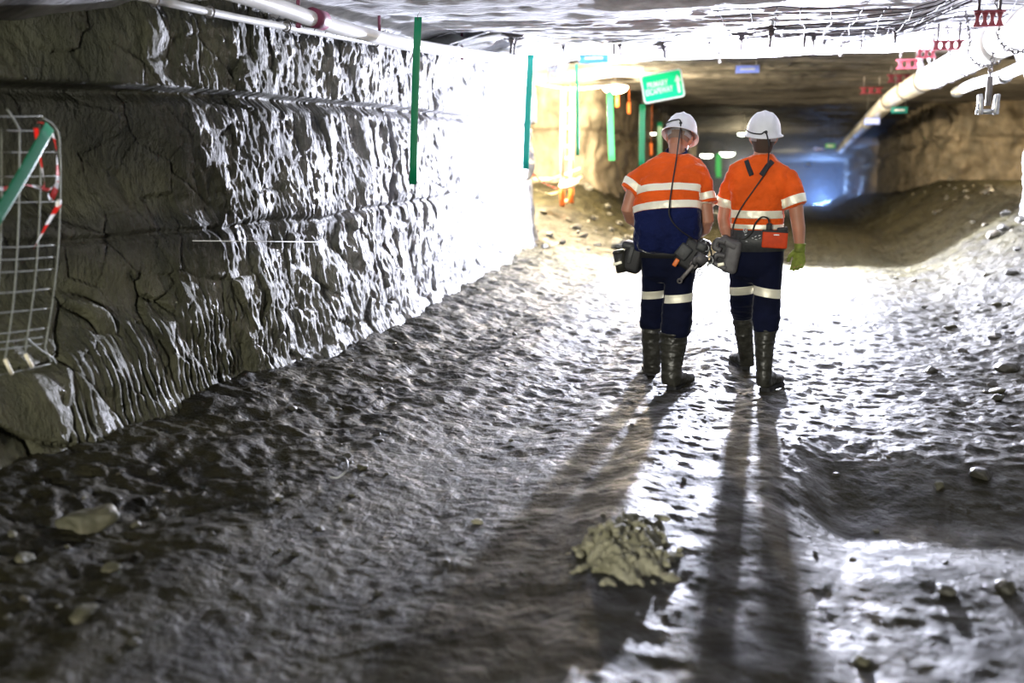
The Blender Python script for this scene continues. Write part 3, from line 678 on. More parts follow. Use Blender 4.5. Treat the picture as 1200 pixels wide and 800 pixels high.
# body
bm = bmesh.new()
RB = Euler((math.radians(4), math.radians(1), math.radians(3))).to_matrix()
hcB = P(894.5, 163, YB+.08)
head(bm, hcB, RB)
chain(bm, [P(892, 196, YB+.05), P(892, 184, YB+.05), hcB+RB @ V3(0, -.015, -.06)], [.060, .054, .052], 16)
loft(bm, [torso_ring(300, 866, 910, YB, .085), torso_ring(260, 864, 910, YB, .09), torso_ring(225, 862, 914, YB, .10), torso_ring(205, 864, 916, YB+.02, .07), torso_ring(193, 878, 906, YB+.05, .05)], 24)
chain(bm, [P(863, 208, YB+.02), P(851, 236, YB+.05), P(848, 256, YB+.04), P(850, 268, YB+.04), P(856, 288, YB-.02)], [.052, .046, .042, .041, .028], 14)
wr = P(937, 291, YB-.02)
chain(bm, [P(919, 208, YB+.02), P(932, 236, YB-.02), P(934, 254, YB-.02), P(936, 268, YB-.02), wr], [.054, .050, .046, .044, .031], 14)
hand(bm, P(856, 288, YB-.02), V3(.1, .05, -1), V3(.5, .5, 0), 1, .7)
hand(bm, wr, V3(0, .05, -1), V3(-.35, -.9, 0), 1, .60, 1.02, .9)
chain(bm, [P(871, 305, YB), P(870, 340, YB+.10), P(869.5, 366, YB+.31), P(873, 405, YB+.45)], [.06, .05, .038, .033], 12)
chain(bm, [P(902, 305, YB), P(899, 345, YB-.02), P(897, 385, YB-.07), P(895, 430, YB-.1)], [.06, .05, .04, .033], 12)
bodyB = remesh(bm, .0055, 3)
# the glove is a skin over the right hand
gb = bmesh.new(); hand(gb, wr, V3(0, .05, -1), V3(-.35, -.9, 0), 1, .60, 1.06, 1.25)
hand(gb, wr+V3(0, .002, 0), V3(0, .05, -1), V3(-.35, -.9, 0), 1, .60, 1.09, 1.2)
loft(gb, [(wr+V3(0, 0, .035), V3(.040, 0, 0), V3(0, .040, 0)), (wr+V3(0, 0, .01), V3(.036, 0, 0), V3(0, .035, 0)), (wr+V3(0, 0, -.02), V3(.038, 0, 0), V3(0, .036, 0))], 16)
obj('body', bodyB, M['skin'], pb)
g_ = obj('glove', remesh(gb, .004, 2), M['glove'], pb)
b = bmesh.new(); rings = []
for z, w, d in ((-.085, .055, .072), (-.06, .062, .084), (-.02, .0755, .0985), (.02, .079, .102), (.06, .076, .098), (.10, .054, .072)): rings.append((hcB+RB @ V3(0, -.012, z), RB @ V3(w, 0, 0), RB @ V3(0, d, 0), .92))
loft(b, rings, 24)
bmesh.ops.delete(b, geom=[v for v in b.verts if (RB.transposed() @ (v.co-hcB)).y > .0 and (RB.transposed() @ (v.co-hcB)).z < .05], context='VERTS')
obj('hair', b, M['hair'], pb)
ho, HL = helmet(pb, hcB+RB @ V3(0, .0, .020), RB, 1.0)
b = bmesh.new(); tube(b, spline([HL(-.118, .0, .045), HL(-.114, -.03, .038), HL(-.075, -.108, .025), HL(-.02, -.142, .022), HL(.010, -.142, .034), P(901, 170, YB-.10), P(900.5, 185, YB-.06), P(898, 200, YB-.13), P(885, 220, YB-.15), P(869, 243, YB-.15), P(860, 262, YB-.12), P(858, 276, YB-.12)], 8), .0048, 8)
obj('lamp_cable', b, M['cable'], pb)
# trousers
bm = bmesh.new()
loft(bm, [torso_ring(270, 861, 914, YB, .105), torso_ring(292, 857, 919, YB, .13), torso_ring(308, 856, 918, YB, .135), torso_ring(322, 856, 917, YB+.01, .12), torso_ring(330, 864, 908, YB+.03, .07)], 32)
loft(bm, [torso_ring(300, 856, 887, YB, .105), torso_ring(322, 854, 886, YB+.04, .10), torso_ring(340, 855, 884, YB+.10, .088), torso_ring(356, 856, 883, YB+.20, .082), torso_ring(368, 857, 882, YB+.32, .080), torso_ring(373, 859, 881, YB+.35, .072)], 28)
loft(bm, [torso_ring(300, 886, 918, YB, .105), torso_ring(325, 883, 917, YB-.01, .105), torso_ring(345, 883, 915, YB-.02, .092), torso_ring(362, 882, 914, YB-.04, .086), torso_ring(376, 882, 914, YB-.06, .086), torso_ring(387, 884, 911, YB-.07, .075)], 28)
trb = remesh(bm, .008, 5, bunch)
to = obj('trousers', trb.copy(), M['trouser'], pb)
for (px, py, Yo, x0, x1, nx) in ((868, 339, YB+.1, 840, 883.5, .12), (899, 341, YB-.02, 883.8, 930, -.14)):
    lo, hi = P(x0, py, Yo).x, P(x1, py, Yo).x
    band(trb, P(px, py, Yo), Vector((nx*-1 if nx > 0 else -nx, 0, 1)), .060, to, lambda c, lo=lo, hi=hi: lo < c.x < hi)
hl = Z(872, 435); hl.z = fz(hl.x, hl.y)
boot('boot', pb, [bring(366, 858, 882, YB+.34, .078), bring(378, 859, 882, YB+.37, .076), bring(392, 861.5, 882.5, YB+.41, .068), bring(408, 864, 883, YB+.45, .062), bring(420, 866, 884, YB+.49, .058), bring(428, 866, 884, YB+.52, .058)], hl+V3(.01, 0, 0), hl+V3(-.10, .26, .0))
hr = Z(895, 460); hr.z = fz(hr.x, hr.y)
boot('boot', pb, [bring(385, 883.5, 911, YB-.07, .082), bring(400, 884, 908, YB-.08, .077), bring(415, 885, 906, YB-.09, .070), bring(430, 886, 905, YB-.10, .062), bring(444, 886, 904.5, YB-.11, .060), bring(451, 886, 904.5, YB-.10, .060)], hr, hr+V3(.10, .26, .0))
# wide belt
b = bmesh.new(); rings = []
for py, e in ((293, .004), (293, .012), (268, .012), (268, .004)):
    r = torso_ring(py, 858, 918, YB, .130, .85); rings.append((r[0], r[1]*(1+e/.17), r[2]*(1+e/.13), .85))
R_ = loft(b, rings, 40, cap=False)
for k in range(40): b.faces.new((R_[3][k], R_[3][(k+1) % 40], R_[0][(k+1) % 40], R_[0][k]))
be = obj('belt', b, M['belt'], pb)
for px, py in ((874, 270), (874, 275), (882, 279), (885.5, 277), (886, 280.5), (890, 276), (890.5, 279), (875, 283)): 
    b = bmesh.new(); box(b, P(px, py, YB-.148), (.016, .006, .006), Euler((0, random.uniform(-.6, .6), 0)), .002); obj('belt_stud', b, M['steel'], be)
b = bmesh.new(); torus(b, P(873.5, 270, YB-.145), V3(.012, 0, 0), V3(0, 0, .012), .003, 14, 6); obj('buckle_ring', b, M['steel'], be)
# belt of the left man, mostly under his shirt
b = bmesh.new(); rings = []
for py, e in ((300, .004), (300, .012), (288, .012), (288, .004)):
    r = torso_ring(py, 751, 816, YA+.02, .143, .85); rings.append((r[0], r[1]*(1+e/.17), r[2]*(1+e/.13), .85))
R_ = loft(b, rings, 40, cap=False)
for k in range(40): b.faces.new((R_[3][k], R_[3][(k+1) % 40], R_[0][(k+1) % 40], R_[0][k]))
obj('belt', b, M['black'], pa)
# ---- things carried on the belts
def rot(x=0, y=0, z=0): return Euler((math.radians(x), math.radians(y), math.radians(z)))
# left hip pouch
c = P(741, 302, YA+.03); t = empty('hip_pouch', c-V3(0, 0, .1), 'black pouch with capped tube on left hip of person in navy-bottomed shirt', 'pouch', 'belt gear')
b = bmesh.new(); box(b, c+V3(.012, 0, .0), (.135, .17, .20), rot(0, 14), .035, 4); obj('pouch_body', b, M['black'], t)
b = bmesh.new(); box(b, c+V3(-.005, -.0, .085), (.12, .18, .05), rot(0, 14), .02, 3); box(b, c+V3(.0, -.09, .03), (.03, .012, .12), rot(0, 14), .004); obj('pouch_flap', b, M['belt'], t)
b = bmesh.new(); cyl(b, c+V3(-.085, -.06, .045), c+V3(-.060, -.06, -.095), .043, 20, .038); cyl(b, c+V3(-.088, -.06, .058), c+V3(-.085, -.06, .040), .036, 20, .046); obj('tube_case', b, M['rubber'], t)
b = bmesh.new(); box(b, c+V3(-.085, -.104, -.03), (.062, .008, .020), rot(0, -18), .003); obj('reflective_tag', b, M['tape'], t)
# right hip tool pouch
c = P(810, 302, YA-.10); t = empty('tool_pouch', c-V3(0, 0, .12), 'black tool pouch with orange tag and spanner on stooping person', 'tool pouch', 'belt gear')
b = bmesh.new(); box(b, c+V3(.0, 0, .02), (.17, .10, .20), rot(0, 32), .025, 3); box(b, c+V3(.055, .03, .03), (.10, .11, .19), rot(0, 20), .025, 3); obj('pouch_body', b, M['black'], t)
b = bmesh.new(); box(b, c+V3(-.045, -.062, .045), (.09, .03, .10), rot(0, 38), .012, 2); box(b, c+V3(.07, -.05, .08), (.07, .05, .06), rot(0, 20), .015, 2); obj('pocket', b, M['belt'], t)
b = bmesh.new(); box(b, P(792, 307.5, YA-.19), (.030, .016, .055), rot(0, 30), .007, 2); obj('orange_tag', b, M['orangeplastic'], t)
b = bmesh.new(); p0, p1 = P(796.5, 329, YA-.19), P(813, 310, YA-.17); d = (p1-p0).normalized()
box(b, (p0+p1)/2, ((p1-p0).length, .012, .026), rot(0, -math.degrees(math.atan2(d.z, d.x))), .005, 2)
torus(b, p0, V3(.014, 0, 0), V3(0, 0, .014), .006, 14, 8); torus(b, p1, V3(.022, 0, 0), V3(0, 0, .022), .009, 16, 8); obj('spanner', b, M['darksteel'], t)
b = bmesh.new(); cyl(b, P(816, 300, YA-.18), P(826, 306, YA-.15), .036, 18); cyl(b, P(815, 304, YA-.19), P(817, 305, YA-.2), .03, 18); obj('torch', b, M['greybag'], t)
for px, py, r in ((824, 285, .018), (828, 291, .014), (832, 305, .018), (806, 290, .016), (820, 319, .014)): b = bmesh.new(); torus(b, P(px, py, YA-.15), V3(r, .004, 0), V3(0, .004, r*1.4), .0035, 16, 6); obj('carabiner', b, M['steel'], t)
b = bmesh.new()
for pts in ([(818, 282), (830, 288), (834, 300), (829, 312)], [(800, 286), (812, 296), (824, 299), (833, 309)]): tube(b, spline([P(x, y, YA-.14) for x, y in pts], 6), .006, 8)
obj('strap_loop', b, M['black'], t)
# grey bag of the right man
c = P(854, 299, YB-.10); t = empty('hip_bag', c-V3(0, 0, .13), 'grey rubber hip bag with looped handles on upright person', 'bag', 'belt gear')
b = bmesh.new(); box(b, c+V3(.022, 0, -.005), (.105, .12, .23), rot(0, 10), .03, 4); obj('bag_body', b, M['greybag'], t)
b = bmesh.new(); box(b, c+V3(-.0, -.0, .085), (.13, .13, .06), rot(0, 30), .022, 3); obj('bag_flap', b, M['greybag'], t)
b = bmesh.new(); tube(b, spline([c+V3(-.02, -.05, .09), c+V3(-.075, -.05, .10), c+V3(-.09, -.05, .055), c+V3(-.05, -.05, .035)], 6), .020, 10)
tube(b, spline([c+V3(-.02, -.05, .0), c+V3(-.075, -.05, .005), c+V3(-.095, -.05, -.04), c+V3(-.05, -.05, -.07), c+V3(-.01, -.05, -.085)], 6), .019, 10); obj('handle', b, M['greybag'], t)
b = bmesh.new(); box(b, c+V3(-.045, -.074, -.055), (.045, .010, .024), rot(0, -12), .004, 2); obj('reflective_tag', b, M['tape'], t)
b = bmesh.new(); box(b, c+V3(-.045, .01, .0), (.075, .05, .17), rot(0, 8), .02, 3); obj('dark_backing', b, M['black'], t)  # black block added behind the handles, standing in for the dark interior
# red cap-lamp battery
c = P(908, 280.5, YB-.165); t = empty('battery_pack', c-V3(0, 0, .06), 'red battery box clipped to the charcoal belt', 'battery', 'belt gear')
b = bmesh.new(); box(b, c, (.162, .055, .112), rot(0, 2), .010, 3); obj('battery_case', b, M['redbox'], t)
b = bmesh.new(); box(b, c+V3(0, 0, .053), (.166, .058, .012), rot(0, 2), .004, 2); box(b, c+V3(-.04, 0, .080), (.036, .04, .05), None, .008, 2); box(b, c+V3(.045, 0, .065), (.07, .045, .03), rot(0, -6), .01, 2); obj('plug', b, M['black'], t)
b = bmesh.new(); tube(b, spline([c+V3(-.04, 0, .10), c+V3(-.05, -.005, .135), c+V3(-.09, -.01, .145), c+V3(-.13, 0, .10), c+V3(-.15, .01, .04), c+V3(-.19, .02, .0), c+V3(-.23, .025, .0)], 8), .0055, 8); obj('battery_cable', b, M['cable'], t)
b = bmesh.new(); box(b, c+V3(.01, -.0285, .032), (.035, .004, .008), None, .001, 1); obj('label_plate', b, M['white'], t)

# ------------------------------------------------------------------ things hanging from the roof and ribs
def tape_strip(name, pts, w, mats, parent=None, seglen=.05, th=.0015, twist=0, side=None):
    """flat ribbon along pts; mats alternate per segment length"""
    S_ = spline(pts, 8); b = bmesh.new(); rows = []; acc = [0]
    for a, c in zip(S_, S_[1:]): acc.append(acc[-1]+(c-a).length)
    for i, p in enumerate(S_):
        t = (S_[min(i+1, len(S_)-1)]-S_[max(i-1, 0)]).normalized()
        s_ = (side or t.cross(V3(0, 1, 0))).normalized()
        if twist: s_ = Matrix.Rotation(twist*acc[i], 3, t) @ s_
        rows.append([b.verts.new(p-s_*w/2), b.verts.new(p), b.verts.new(p+s_*w/2)])
    for i, (A, B) in enumerate(zip(rows, rows[1:])):
        for k in range(2):
            f = b.faces.new((A[k], A[k+1], B[k+1], B[k])); f.material_index = int(acc[i]/seglen) % len(mats)
    bmesh.ops.solidify(b, geom=b.faces[:], thickness=th)
    return obj(name, b, mats, parent)
def green_strip(p0, p1, w, mat, label, th=.004, yawd=0, screw=True):
    """flat plastic marker strip hung on a wire from the roof"""
    t = empty('marker_strip', p1, label, 'marker', 'green hanging marker strips')
    d = (p0-p1); L_ = d.length; d.normalize(); s_ = (Matrix.Rotation(math.radians(yawd), 3, 'Z') @ V3(1, 0, 0)); s_ = (s_-d*s_.dot(d)).normalized(); n_ = s_.cross(d)
    b = bmesh.new(); rings = []
    for k in range(9):
        f = k/8; bow = .012*math.sin(f*math.pi)
        rings.append((p1+d*L_*f+n_*bow, s_*w/2*1.15, n_*th/2*1.2, .35))
    loft(b, rings, 12); obj('strip', b, mat, t)
    b = bmesh.new(); c0 = cz(p0.x, p0.y); top = V3(p0.x+.01, p0.y, max(c0, p0.z+.05)+.02)
    tube(b, spline([p0-d*.02+n_*.004, p0+d*.01+n_*.01, (p0+top)/2+V3(.008, 0, 0), top], 4), .0025, 6)
    torus(b, p0-d*.012, s_*.008, d*.008, .002, 10, 5); obj('hanger_wire', b, M['darksteel'], t)
    return t
green_strip(P(490, 20, 7.0), P(484, 216, 7.0), .048, M['green'], 'long dark green marker strip hanging beside the left rib, nearest of the hanging strips')
green_strip(P(622, 64, 10.4), P(616, 198, 10.4), .058, M['teal'], 'teal green marker strip hanging at the end of the bright left rib')
green_strip(P(675.5, 75, 13.0), P(677, 182, 13.0), .036, M['green'], 'narrow green marker strip hanging in front of the left crosscut', yawd=35)
green_strip(P(714.5, 106, 15.8), P(717, 188, 15.8), .085, M['palegreen'], 'glowing pale green marker strip hanging under the oval warm lamp')
green_strip(P(753, 122, 17.2), P(752, 196, 17.2), .085, M['green'], 'green marker strip hanging directly below the green sign')
green_strip(P(773, 143, 24), P(773, 188, 24), .10, M['green'], 'small distant green marker strip between the sign and the left white helmet')
green_strip(P(842, 180, 36), P(842, 208, 36), .16, M['palegreen'], 'tiny pale green marker strip far off between the two helmets')
# small blue and green labels
def label_plate(px, py, wpx, hpx, Y, mat, label, tilt=0, drop=True):
    c = P(px, py, Y); k = (P(px+10, py, Y)-c).length/10; w, h = wpx*k, hpx*k
    t = empty('roof_label', c-V3(0, 0, h/2), label, 'label plate', 'small plates hung from the roof')
    b = bmesh.new(); box(b, c, (w, .008, h), Euler((0, math.radians(tilt), 0)), .003); bmesh.ops.bevel(b, geom=[e for e in b.edges if e.calc_length() < .0001], offset=0, affect='EDGES')
    obj('plate', b, mat, t)
    b = bmesh.new(); box(b, c+V3(0, -.006, 0), (w*.62, .004, h*.28), Euler((0, math.radians(tilt), 0)), .001); obj('writing_bar', b, M['white'], t)
    for q in (-.35, .35):
        b = bmesh.new(); a = c+V3(w*q, 0, h/2-.005); top = max(cz(a.x, a.y)+.02, a.z+.02); cyl(b, a, V3(a.x, a.y, top), .003, 6); obj('hanger_wire', b, M['steel'], t)
label_plate(696, 68, 34, 11, 14.2, M['bluesign'], 'bright blue plate at the edge of the lit roof, left of the green sign')
label_plate(876, 81, 28, 9, 16.2, M['palebluesign'], 'pale blue plate hung above the right white helmet')
label_plate(1022, 142, 18, 8, 24, M['palebluesign'], 'pale blue plate below the yellow-lit stretch of pipe')
label_plate(960, 174.5, 12, 6, 34, M['palebluesign'], 'small pale blue plate under the far end of the pipe')
label_plate(973, 171, 12, 5.5, 31, M['palegreen'], 'small pale green plate beside the far end of the pipe')
label_plate(947, 192.5, 8, 5, 44, M['bluesign'], 'tiny blue plate low in the far haze right of the helmet')
label_plate(1054, 129, 19, 8, 19, M['teal'], 'dim green plate hung under the white-to-yellow change of the pipe')
label_plate(779, 155, 6, 5, 26, M['bluesign'], 'tiny blue plate beside the left white helmet')
# the green direction sign
sc_ = P(776.5, 101, 16.6); k = (P(786.5, 101, 16.6)-sc_).length/10; W_, H_ = 48.5*k, 33*k
t = empty('direction_sign', sc_-V3(0, 0, H_/2), 'tilted green sign with white lettering and an up arrow', 'sign')
SR = Euler((0, math.radians(-10.5), math.radians(7))).to_matrix()
def rrect(bm, c, R, w, h, r, th, off=0):
    vs = []; hi = []
    for (sx, sz, a0) in ((1, 1, 0), (-1, 1, 90), (-1, -1, 180), (1, -1, 270)):
        for k_ in range(6):
            a = math.radians(a0+k_*18); q = V3(sx*(w/2-r)+r*math.cos(a), 0, sz*(h/2-r)+r*math.sin(a))
            vs.append(bm.verts.new(c+R @ (q+V3(0, off, 0)))); hi.append(bm.verts.new(c+R @ (q+V3(0, off-th, 0))))
    bm.faces.new(vs); bm.faces.new(hi[::-1]); n = len(vs)
    for i in range(n): bm.faces.new((vs[i], hi[i], hi[(i+1) % n], vs[(i+1) % n]))
b = bmesh.new(); rrect(b, sc_, SR, W_, H_, .05, .010); obj('border', b, M['signwhite'], t, smooth=False)
b = bmesh.new(); rrect(b, sc_, SR, W_-.045, H_-.045, .035, .004, -.011); obj('panel', b, M['signgreen'], t, smooth=False)
def text(body, size, loc, R, mat, parent, th=.002, align='CENTER', sx=1):
    cu = bpy.data.curves.new('lettering', 'FONT'); cu.body = body; cu.size = size; cu.align_x = align; cu.align_y = 'CENTER'; cu.extrude = th
    cu.offset = size*.02
    o = bpy.data.objects.new('tmp', cu); COL.objects.link(o); dg = bpy.context.evaluated_depsgraph_get(); dg.update()
    me = bpy.data.meshes.new_from_object(o.evaluated_get(dg)); bpy.data.objects.remove(o)
    w = max(v.co.x for v in me.vertices)-min(v.co.x for v in me.vertices)
    me.transform(Matrix.Translation(loc) @ R.to_4x4() @ Matrix.Rotation(math.radians(90), 4, 'X') @ Matrix.Diagonal((sx/w, 1, 1, 1)))
    me.materials.clear(); return obj('lettering', me, mat, parent, smooth=False)
text('PRIMARY', .125, sc_+SR @ V3(-.075, -.018, .045), SR, M['signwhite'], t, sx=.50*W_)
text('ESCAPEWAY', .125, sc_+SR @ V3(-.065, -.018, -.062), SR, M['signwhite'], t, sx=.66*W_)
b = bmesh.new()
for q in ((.0, -.085, .045, .22),): box(b, sc_+SR @ V3(W_*.375, -.017, -.045), (.042, .004, .20), SR.to_4x4())
vs = [b.verts.new(sc_+SR @ V3(W_*.375+x, y, z)) for y in (-.015, -.019) for x, z in ((-.052, .035), (.052, .035), (0, .135))]
b.faces.new(vs[:3]); b.faces.new(vs[3:][::-1])
for i in range(3): b.faces.new((vs[i], vs[3+i], vs[3+(i+1) % 3], vs[(i+1) % 3]))
obj('arrow', b, M['signwhite'], t, smooth=False)
for q in (-.4, .4):
    b = bmesh.new(); a = sc_+SR @ V3(W_*q, -.005, H_/2-.02); cyl(b, a, V3(a.x, a.y, cz(a.x, a.y)+.02), .004, 6); obj('hanger_wire', b, M['darksteel'], t)
# lamps
def roof_lamp(px, py, Y, wpx, label, mat):
    c = P(px, py, Y); k = (P(px+10, py, Y)-c).length/10; r = wpx*k/2
    t = empty('roof_lamp', c-V3(0, 0, .05), label, 'lamp', 'lamps along the roadway')
    b = bmesh.new(); rings = [(c+V3(0, 0, z*r*.42), V3(r*w_, 0, 0), V3(0, r*.6*w_, 0)) for z, w_ in ((-1, .1), (-.9, .45), (-.6, .8), (-.1, 1), (.2, 1), (.35, .9))]
    loft(b, rings, 24); obj('diffuser', b, mat, t)
    b = bmesh.new(); loft(b, [(c+V3(0, 0, z*r*.42), V3(r*w_, 0, 0), V3(0, r*.6*w_, 0)) for z, w_ in ((.3, 1.04), (.55, 1.04), (.8, .5))], 24); obj('housing', b, M['darksteel'], t)
    b = bmesh.new(); top = max(cz(c.x, c.y)+.02, c.z+r*.5); cyl(b, c+V3(0, 0, r*.3), V3(c.x, c.y, top), .008, 8); obj('hanger_rod', b, M['darksteel'], t)
roof_lamp(721, 103, 18.8, 30, 'oval warm lamp glowing just left of the green sign', M['lampglass'])
roof_lamp(694, 94, 19.6, 10, 'small warm lamp in the mouth of the left crosscut', M['lampglass'])
roof_lamp(828, 182, 36.5, 15, 'far lamp glowing just right of the left white helmet', M['lampcool'])
roof_lamp(852, 180, 40, 18, 'far lamp glowing between the helmets behind the tiny marker strip', M['lampcool'])
roof_lamp(765, 156.5, 27, 8, 'small greenish lamp between green strip and left white helmet', M['lampcool'])
roof_lamp(870, 157, 30, 11, 'small pale lamp just left of the right white helmet', M['lampcool'])
# ---- pipes along the right side
def pz(Y): return float(dip(np.array(float(Y))))
t = empty('water_pipe', (1.62, 15, 2.3), 'large white pipe slung in chains along the right side of the roof', 'pipe')
for y0, y1 in ((3, 9.75), (9.75, 15.6), (15.6, 21.6), (21.6, 27.6), (27.6, 33.6), (33.6, 39.6), (39.6, 45.6)):
    b = bmesh.new(); tube(b, [V3(1.62-.0*y, y, 2.54+pz(y)-.012*math.sin((y-y0)/(y1-y0)*math.pi)) for y in np.linspace(y0, y1, 9)], .155, 28); obj('pipe_length', b, M['pipe'], t)
for y in (9.75, 15.6, 21.6, 27.6, 33.6, 39.6):
    b = bmesh.new(); z = 2.54+pz(y)
    loft(b, [(V3(1.62, y+q, z), V3(r_, 0, 0), V3(0, 0, r_)) for q, r_ in ((-.10, .150), (-.07, .160), (.07, .160), (.10, .150))], 28)
    obj('coupling', b, M['pipe'] if y < 12 else M['darksteel'], t)
t = empty('air_pipe', (2.0, 15, 2.3), 'thinner white pipe running low behind the large right pipe', 'pipe')
b = bmesh.new(); tube(b, [V3(2.02, y, 2.38+pz(y)+.01*math.sin(y*1.9)) for y in np.linspace(3, 15.5, 40)], .062, 20); obj('pipe_length', b, M['pipe'], t)
for y in (8.0, 12.0, 15.4):
    b = bmesh.new(); cyl(b, V3(2.02, y-.05, 2.36), V3(2.02, y+.05, 2.36), .075, 20); obj('coupling', b, M['steel'], t)
def link_chain(name, pts, label, cat='chain', group='chains holding the right pipe', r=.0055, ln=.05, mat='darksteel', parent=None):
    S_ = spline(pts, 10); acc = [0]
    for a, c in zip(S_, S_[1:]): acc.append(acc[-1]+(c-a).length)
    n = max(2, int(acc[-1]/(ln*.72))); b = bmesh.new()
    for i in range(n):
        s_ = (i+.5)/n*acc[-1]; j = max(1, int(np.searchsorted(acc, s_))); j = min(j, len(S_)-1)
        f = (s_-acc[j-1])/max(1e-6, acc[j]-acc[j-1]); p = S_[j-1].lerp(S_[j], f); tt = (S_[j]-S_[j-1]).normalized()
        a, bb = frame(tt, V3(.3, .9, .1)); side = a if i % 2 else bb
        torus(b, p, tt*ln*.5, side*ln*.30, r, 12, 6)
    o = obj(name, b, M[mat], parent)
    if not parent: tag(o, label, cat, group)
    return o
LCH = ['link chain round the large right pipe, nearest the frame corner', 'link chain round the right pipe just before its first dark coupling', 'link chain round the right pipe above the hanging clevis',
       'link chain round the right pipe left of the clevis', 'link chain round the right pipe near the rib end', 'link chain round the right pipe where the white light ends', 'link chain round the yellow-lit stretch of pipe']
for y, lab in zip((7.9, 9.1, 10.6, 11.9, 13.2, 14.4, 18.0), LCH):
    z = 2.54+pz(y); c = V3(1.62, y, z); pts = [V3(1.40, y-.02, cz(1.4, y)+.0)]
    for a in (160, 200, 240, 270, 300, 340, 20): pts.append(c+V3(math.cos(math.radians(a))*.170, 0, math.sin(math.radians(a))*.170))
    pts.append(V3(1.84, y+.02, cz(1.84, y)+.0)); link_chain('pipe_chain', pts, lab)
for px0, py0, px1, py1, Y in ((1078, 62, 1076, 92, 13.6), (1087, 64, 1092, 84, 13.0)):
    link_chain('roof_chain', [P(px0, py0, Y), P((px0+px1)/2, (py0+py1)/2, Y), P(px1, py1, Y)], 'short loose chain dangling from the roof left of the white pipe', 'chain', 'loose chains from the roof', mat='steel')
# hanging clevis
c = P(1158, 118, 9.6); t = empty('hanging_clevis', c-V3(0, 0, .1), 'steel clevis bracket hanging below the thin pipe near right rib', 'bracket')
b = bmesh.new(); box(b, c+V3(0, 0, .08), (.045, .035, .24), None, .006); obj('stem', b, M['darksteel'], t)
for q in (-1, 1):
    b = bmesh.new(); box(b, c+V3(q*.062, 0, -.03), (.038, .10, .17), Euler((0, math.radians(q*4), 0)), .012, 2); cyl(b, c+V3(q*.045, -.02, -.05), c+V3(q*.085, -.02, -.05), .03, 14); obj('side_plate', b, M['steel'], t)
b = bmesh.new(); cyl(b, c+V3(-.09, 0, -.09), c+V3(.09, 0, -.09), .022, 14); obj('roller', b, M['steel'], t)
link_chain('chain', [c+V3(0, 0, .19), c+V3(.0, 0, .28), V3(c.x+.02, c.y, 2.60)], None, parent=t)
# red perforated roof straps above the pipe
def red_strap(px0, px1, py, Y, hpx, n, label):
    a, c2 = P(px0, py, Y), P(px1, py, Y); k = (a-c2).length/abs(px1-px0); h = hpx*k; L_ = (c2-a).length
    t = empty('roof_strap', (a+c2)/2-V3(0, 0, h/2), label, 'roof strap', 'red perforated roof straps')
    b = bmesh.new(); top = (a+c2)/2+V3(0, 0, h/2); box(b, top, (L_*1.06, .10, .014), None, .002); obj('flange', b, M['red'], t)
    for i in range(n):      # web cut by round holes: what is left between the holes is waisted
        b = bmesh.new(); x = a.x+L_*(i+.5)/n; w_ = L_/n*.42; R_ = []
        for f in np.linspace(0, 1, 7):
            ww = w_*(.55+.75*abs(2*f-1)**1.6); R_.append((V3(x, Y, top.z-h*f), V3(ww, 0, 0), V3(0, .006, 0), .5))
        loft(b, R_, 12); obj('web', b, M['red'], t)
    b = bmesh.new(); box(b, top-V3(0, 0, h), (L_*1.02, .05, .012), None, .002); obj('lower_flange', b, M['red'], t)
    for q in (.15, .85):
        b = bmesh.new(); x = a.x+L_*q; cyl(b, V3(x, Y, top.z), V3(x, Y, max(cz(x, Y)+.03, top.z+.03)), .012, 8); obj('bolt', b, M['darksteel'], t)
red_strap(1141, 1176, 22, 8.9, 17, 4, 'red perforated strap above the pipe, closest to the top right corner')
red_strap(1093, 1129, 53, 11.4, 10, 4, 'red perforated strap with four webs, second along the pipe')
red_strap(1074, 1097, 63, 12.8, 9, 3, 'red perforated strap third along, just left of the white pipe')
red_strap(1051, 1078, 75, 14.6, 10, 3, 'dark red strap on the edge of the lit roof')
red_strap(1040, 1068, 92, 17.6, 9, 3, 'dim red strap in the shadow beyond the lit roof')
red_strap(1008, 1034, 106, 20, 7, 3, 'orange-lit red strap beside the yellow stretch of pipe')
# ---- pipe, conduit and rods along the left side
t = empty('conduit_run', (-3.2, 8, 2.3), 'thin bright conduit clipped along the top of the left rib', 'conduit')
b = bmesh.new(); cpts = [X_(150, -8, -3.22), X_(205, 5, -3.2), X_(300, 25, -3.18), X_(440, 50, -3.15), X_(530, 64, -3.2), X_(600, 74, -3.3), X_(618, 78, -3.5)]
tube(b, spline(cpts, 8), .022, 12); obj('conduit', b, M['pipe'], t)
for q in (0.12, .25, .38, .5, .62, .75, .88):
    S_ = spline(cpts, 8); p = S_[int(q*(len(S_)-1))]; b = bmesh.new(); torus(b, p, V3(.03, 0, 0), V3(0, 0, .03), .006, 14, 6); obj('clip', b, M['darksteel'], t)
t = empty('rib_pipe', (-2.8, 8, 2.3), 'white pipe running under the roof above the conduit on the left', 'pipe')
b = bmesh.new(); rp = [X_(262, -12, -2.85), X_(320, 6, -2.82), X_(400, 33, -2.8), X_(480, 52, -2.8), X_(545, 62, -2.85), X_(600, 70, -2.95)]
tube(b, spline(rp, 8), .045, 16); obj('pipe_length', b, M['pipe'], t)
b = bmesh.new(); p = X_(372, 22, -2.8); S_ = spline(rp, 8); d = (rp[2]-rp[1]).normalized(); cyl(b, p-d*.07-V3(0, 0, .0), p+d*.07, .056, 18); obj('coupling', b, M['maroon'], t)
b = bmesh.new(); tube(b, spline([X_(320, -2, -2.95), X_(420, 38, -2.95), X_(520, 55, -2.95), X_(600, 66, -3.0), P(650, 66, 12.6)], 8), .010, 8); tag(obj('black_cable', b, M['cable']), 'black cable slung beside the white pipe under the left roof edge', 'cable')
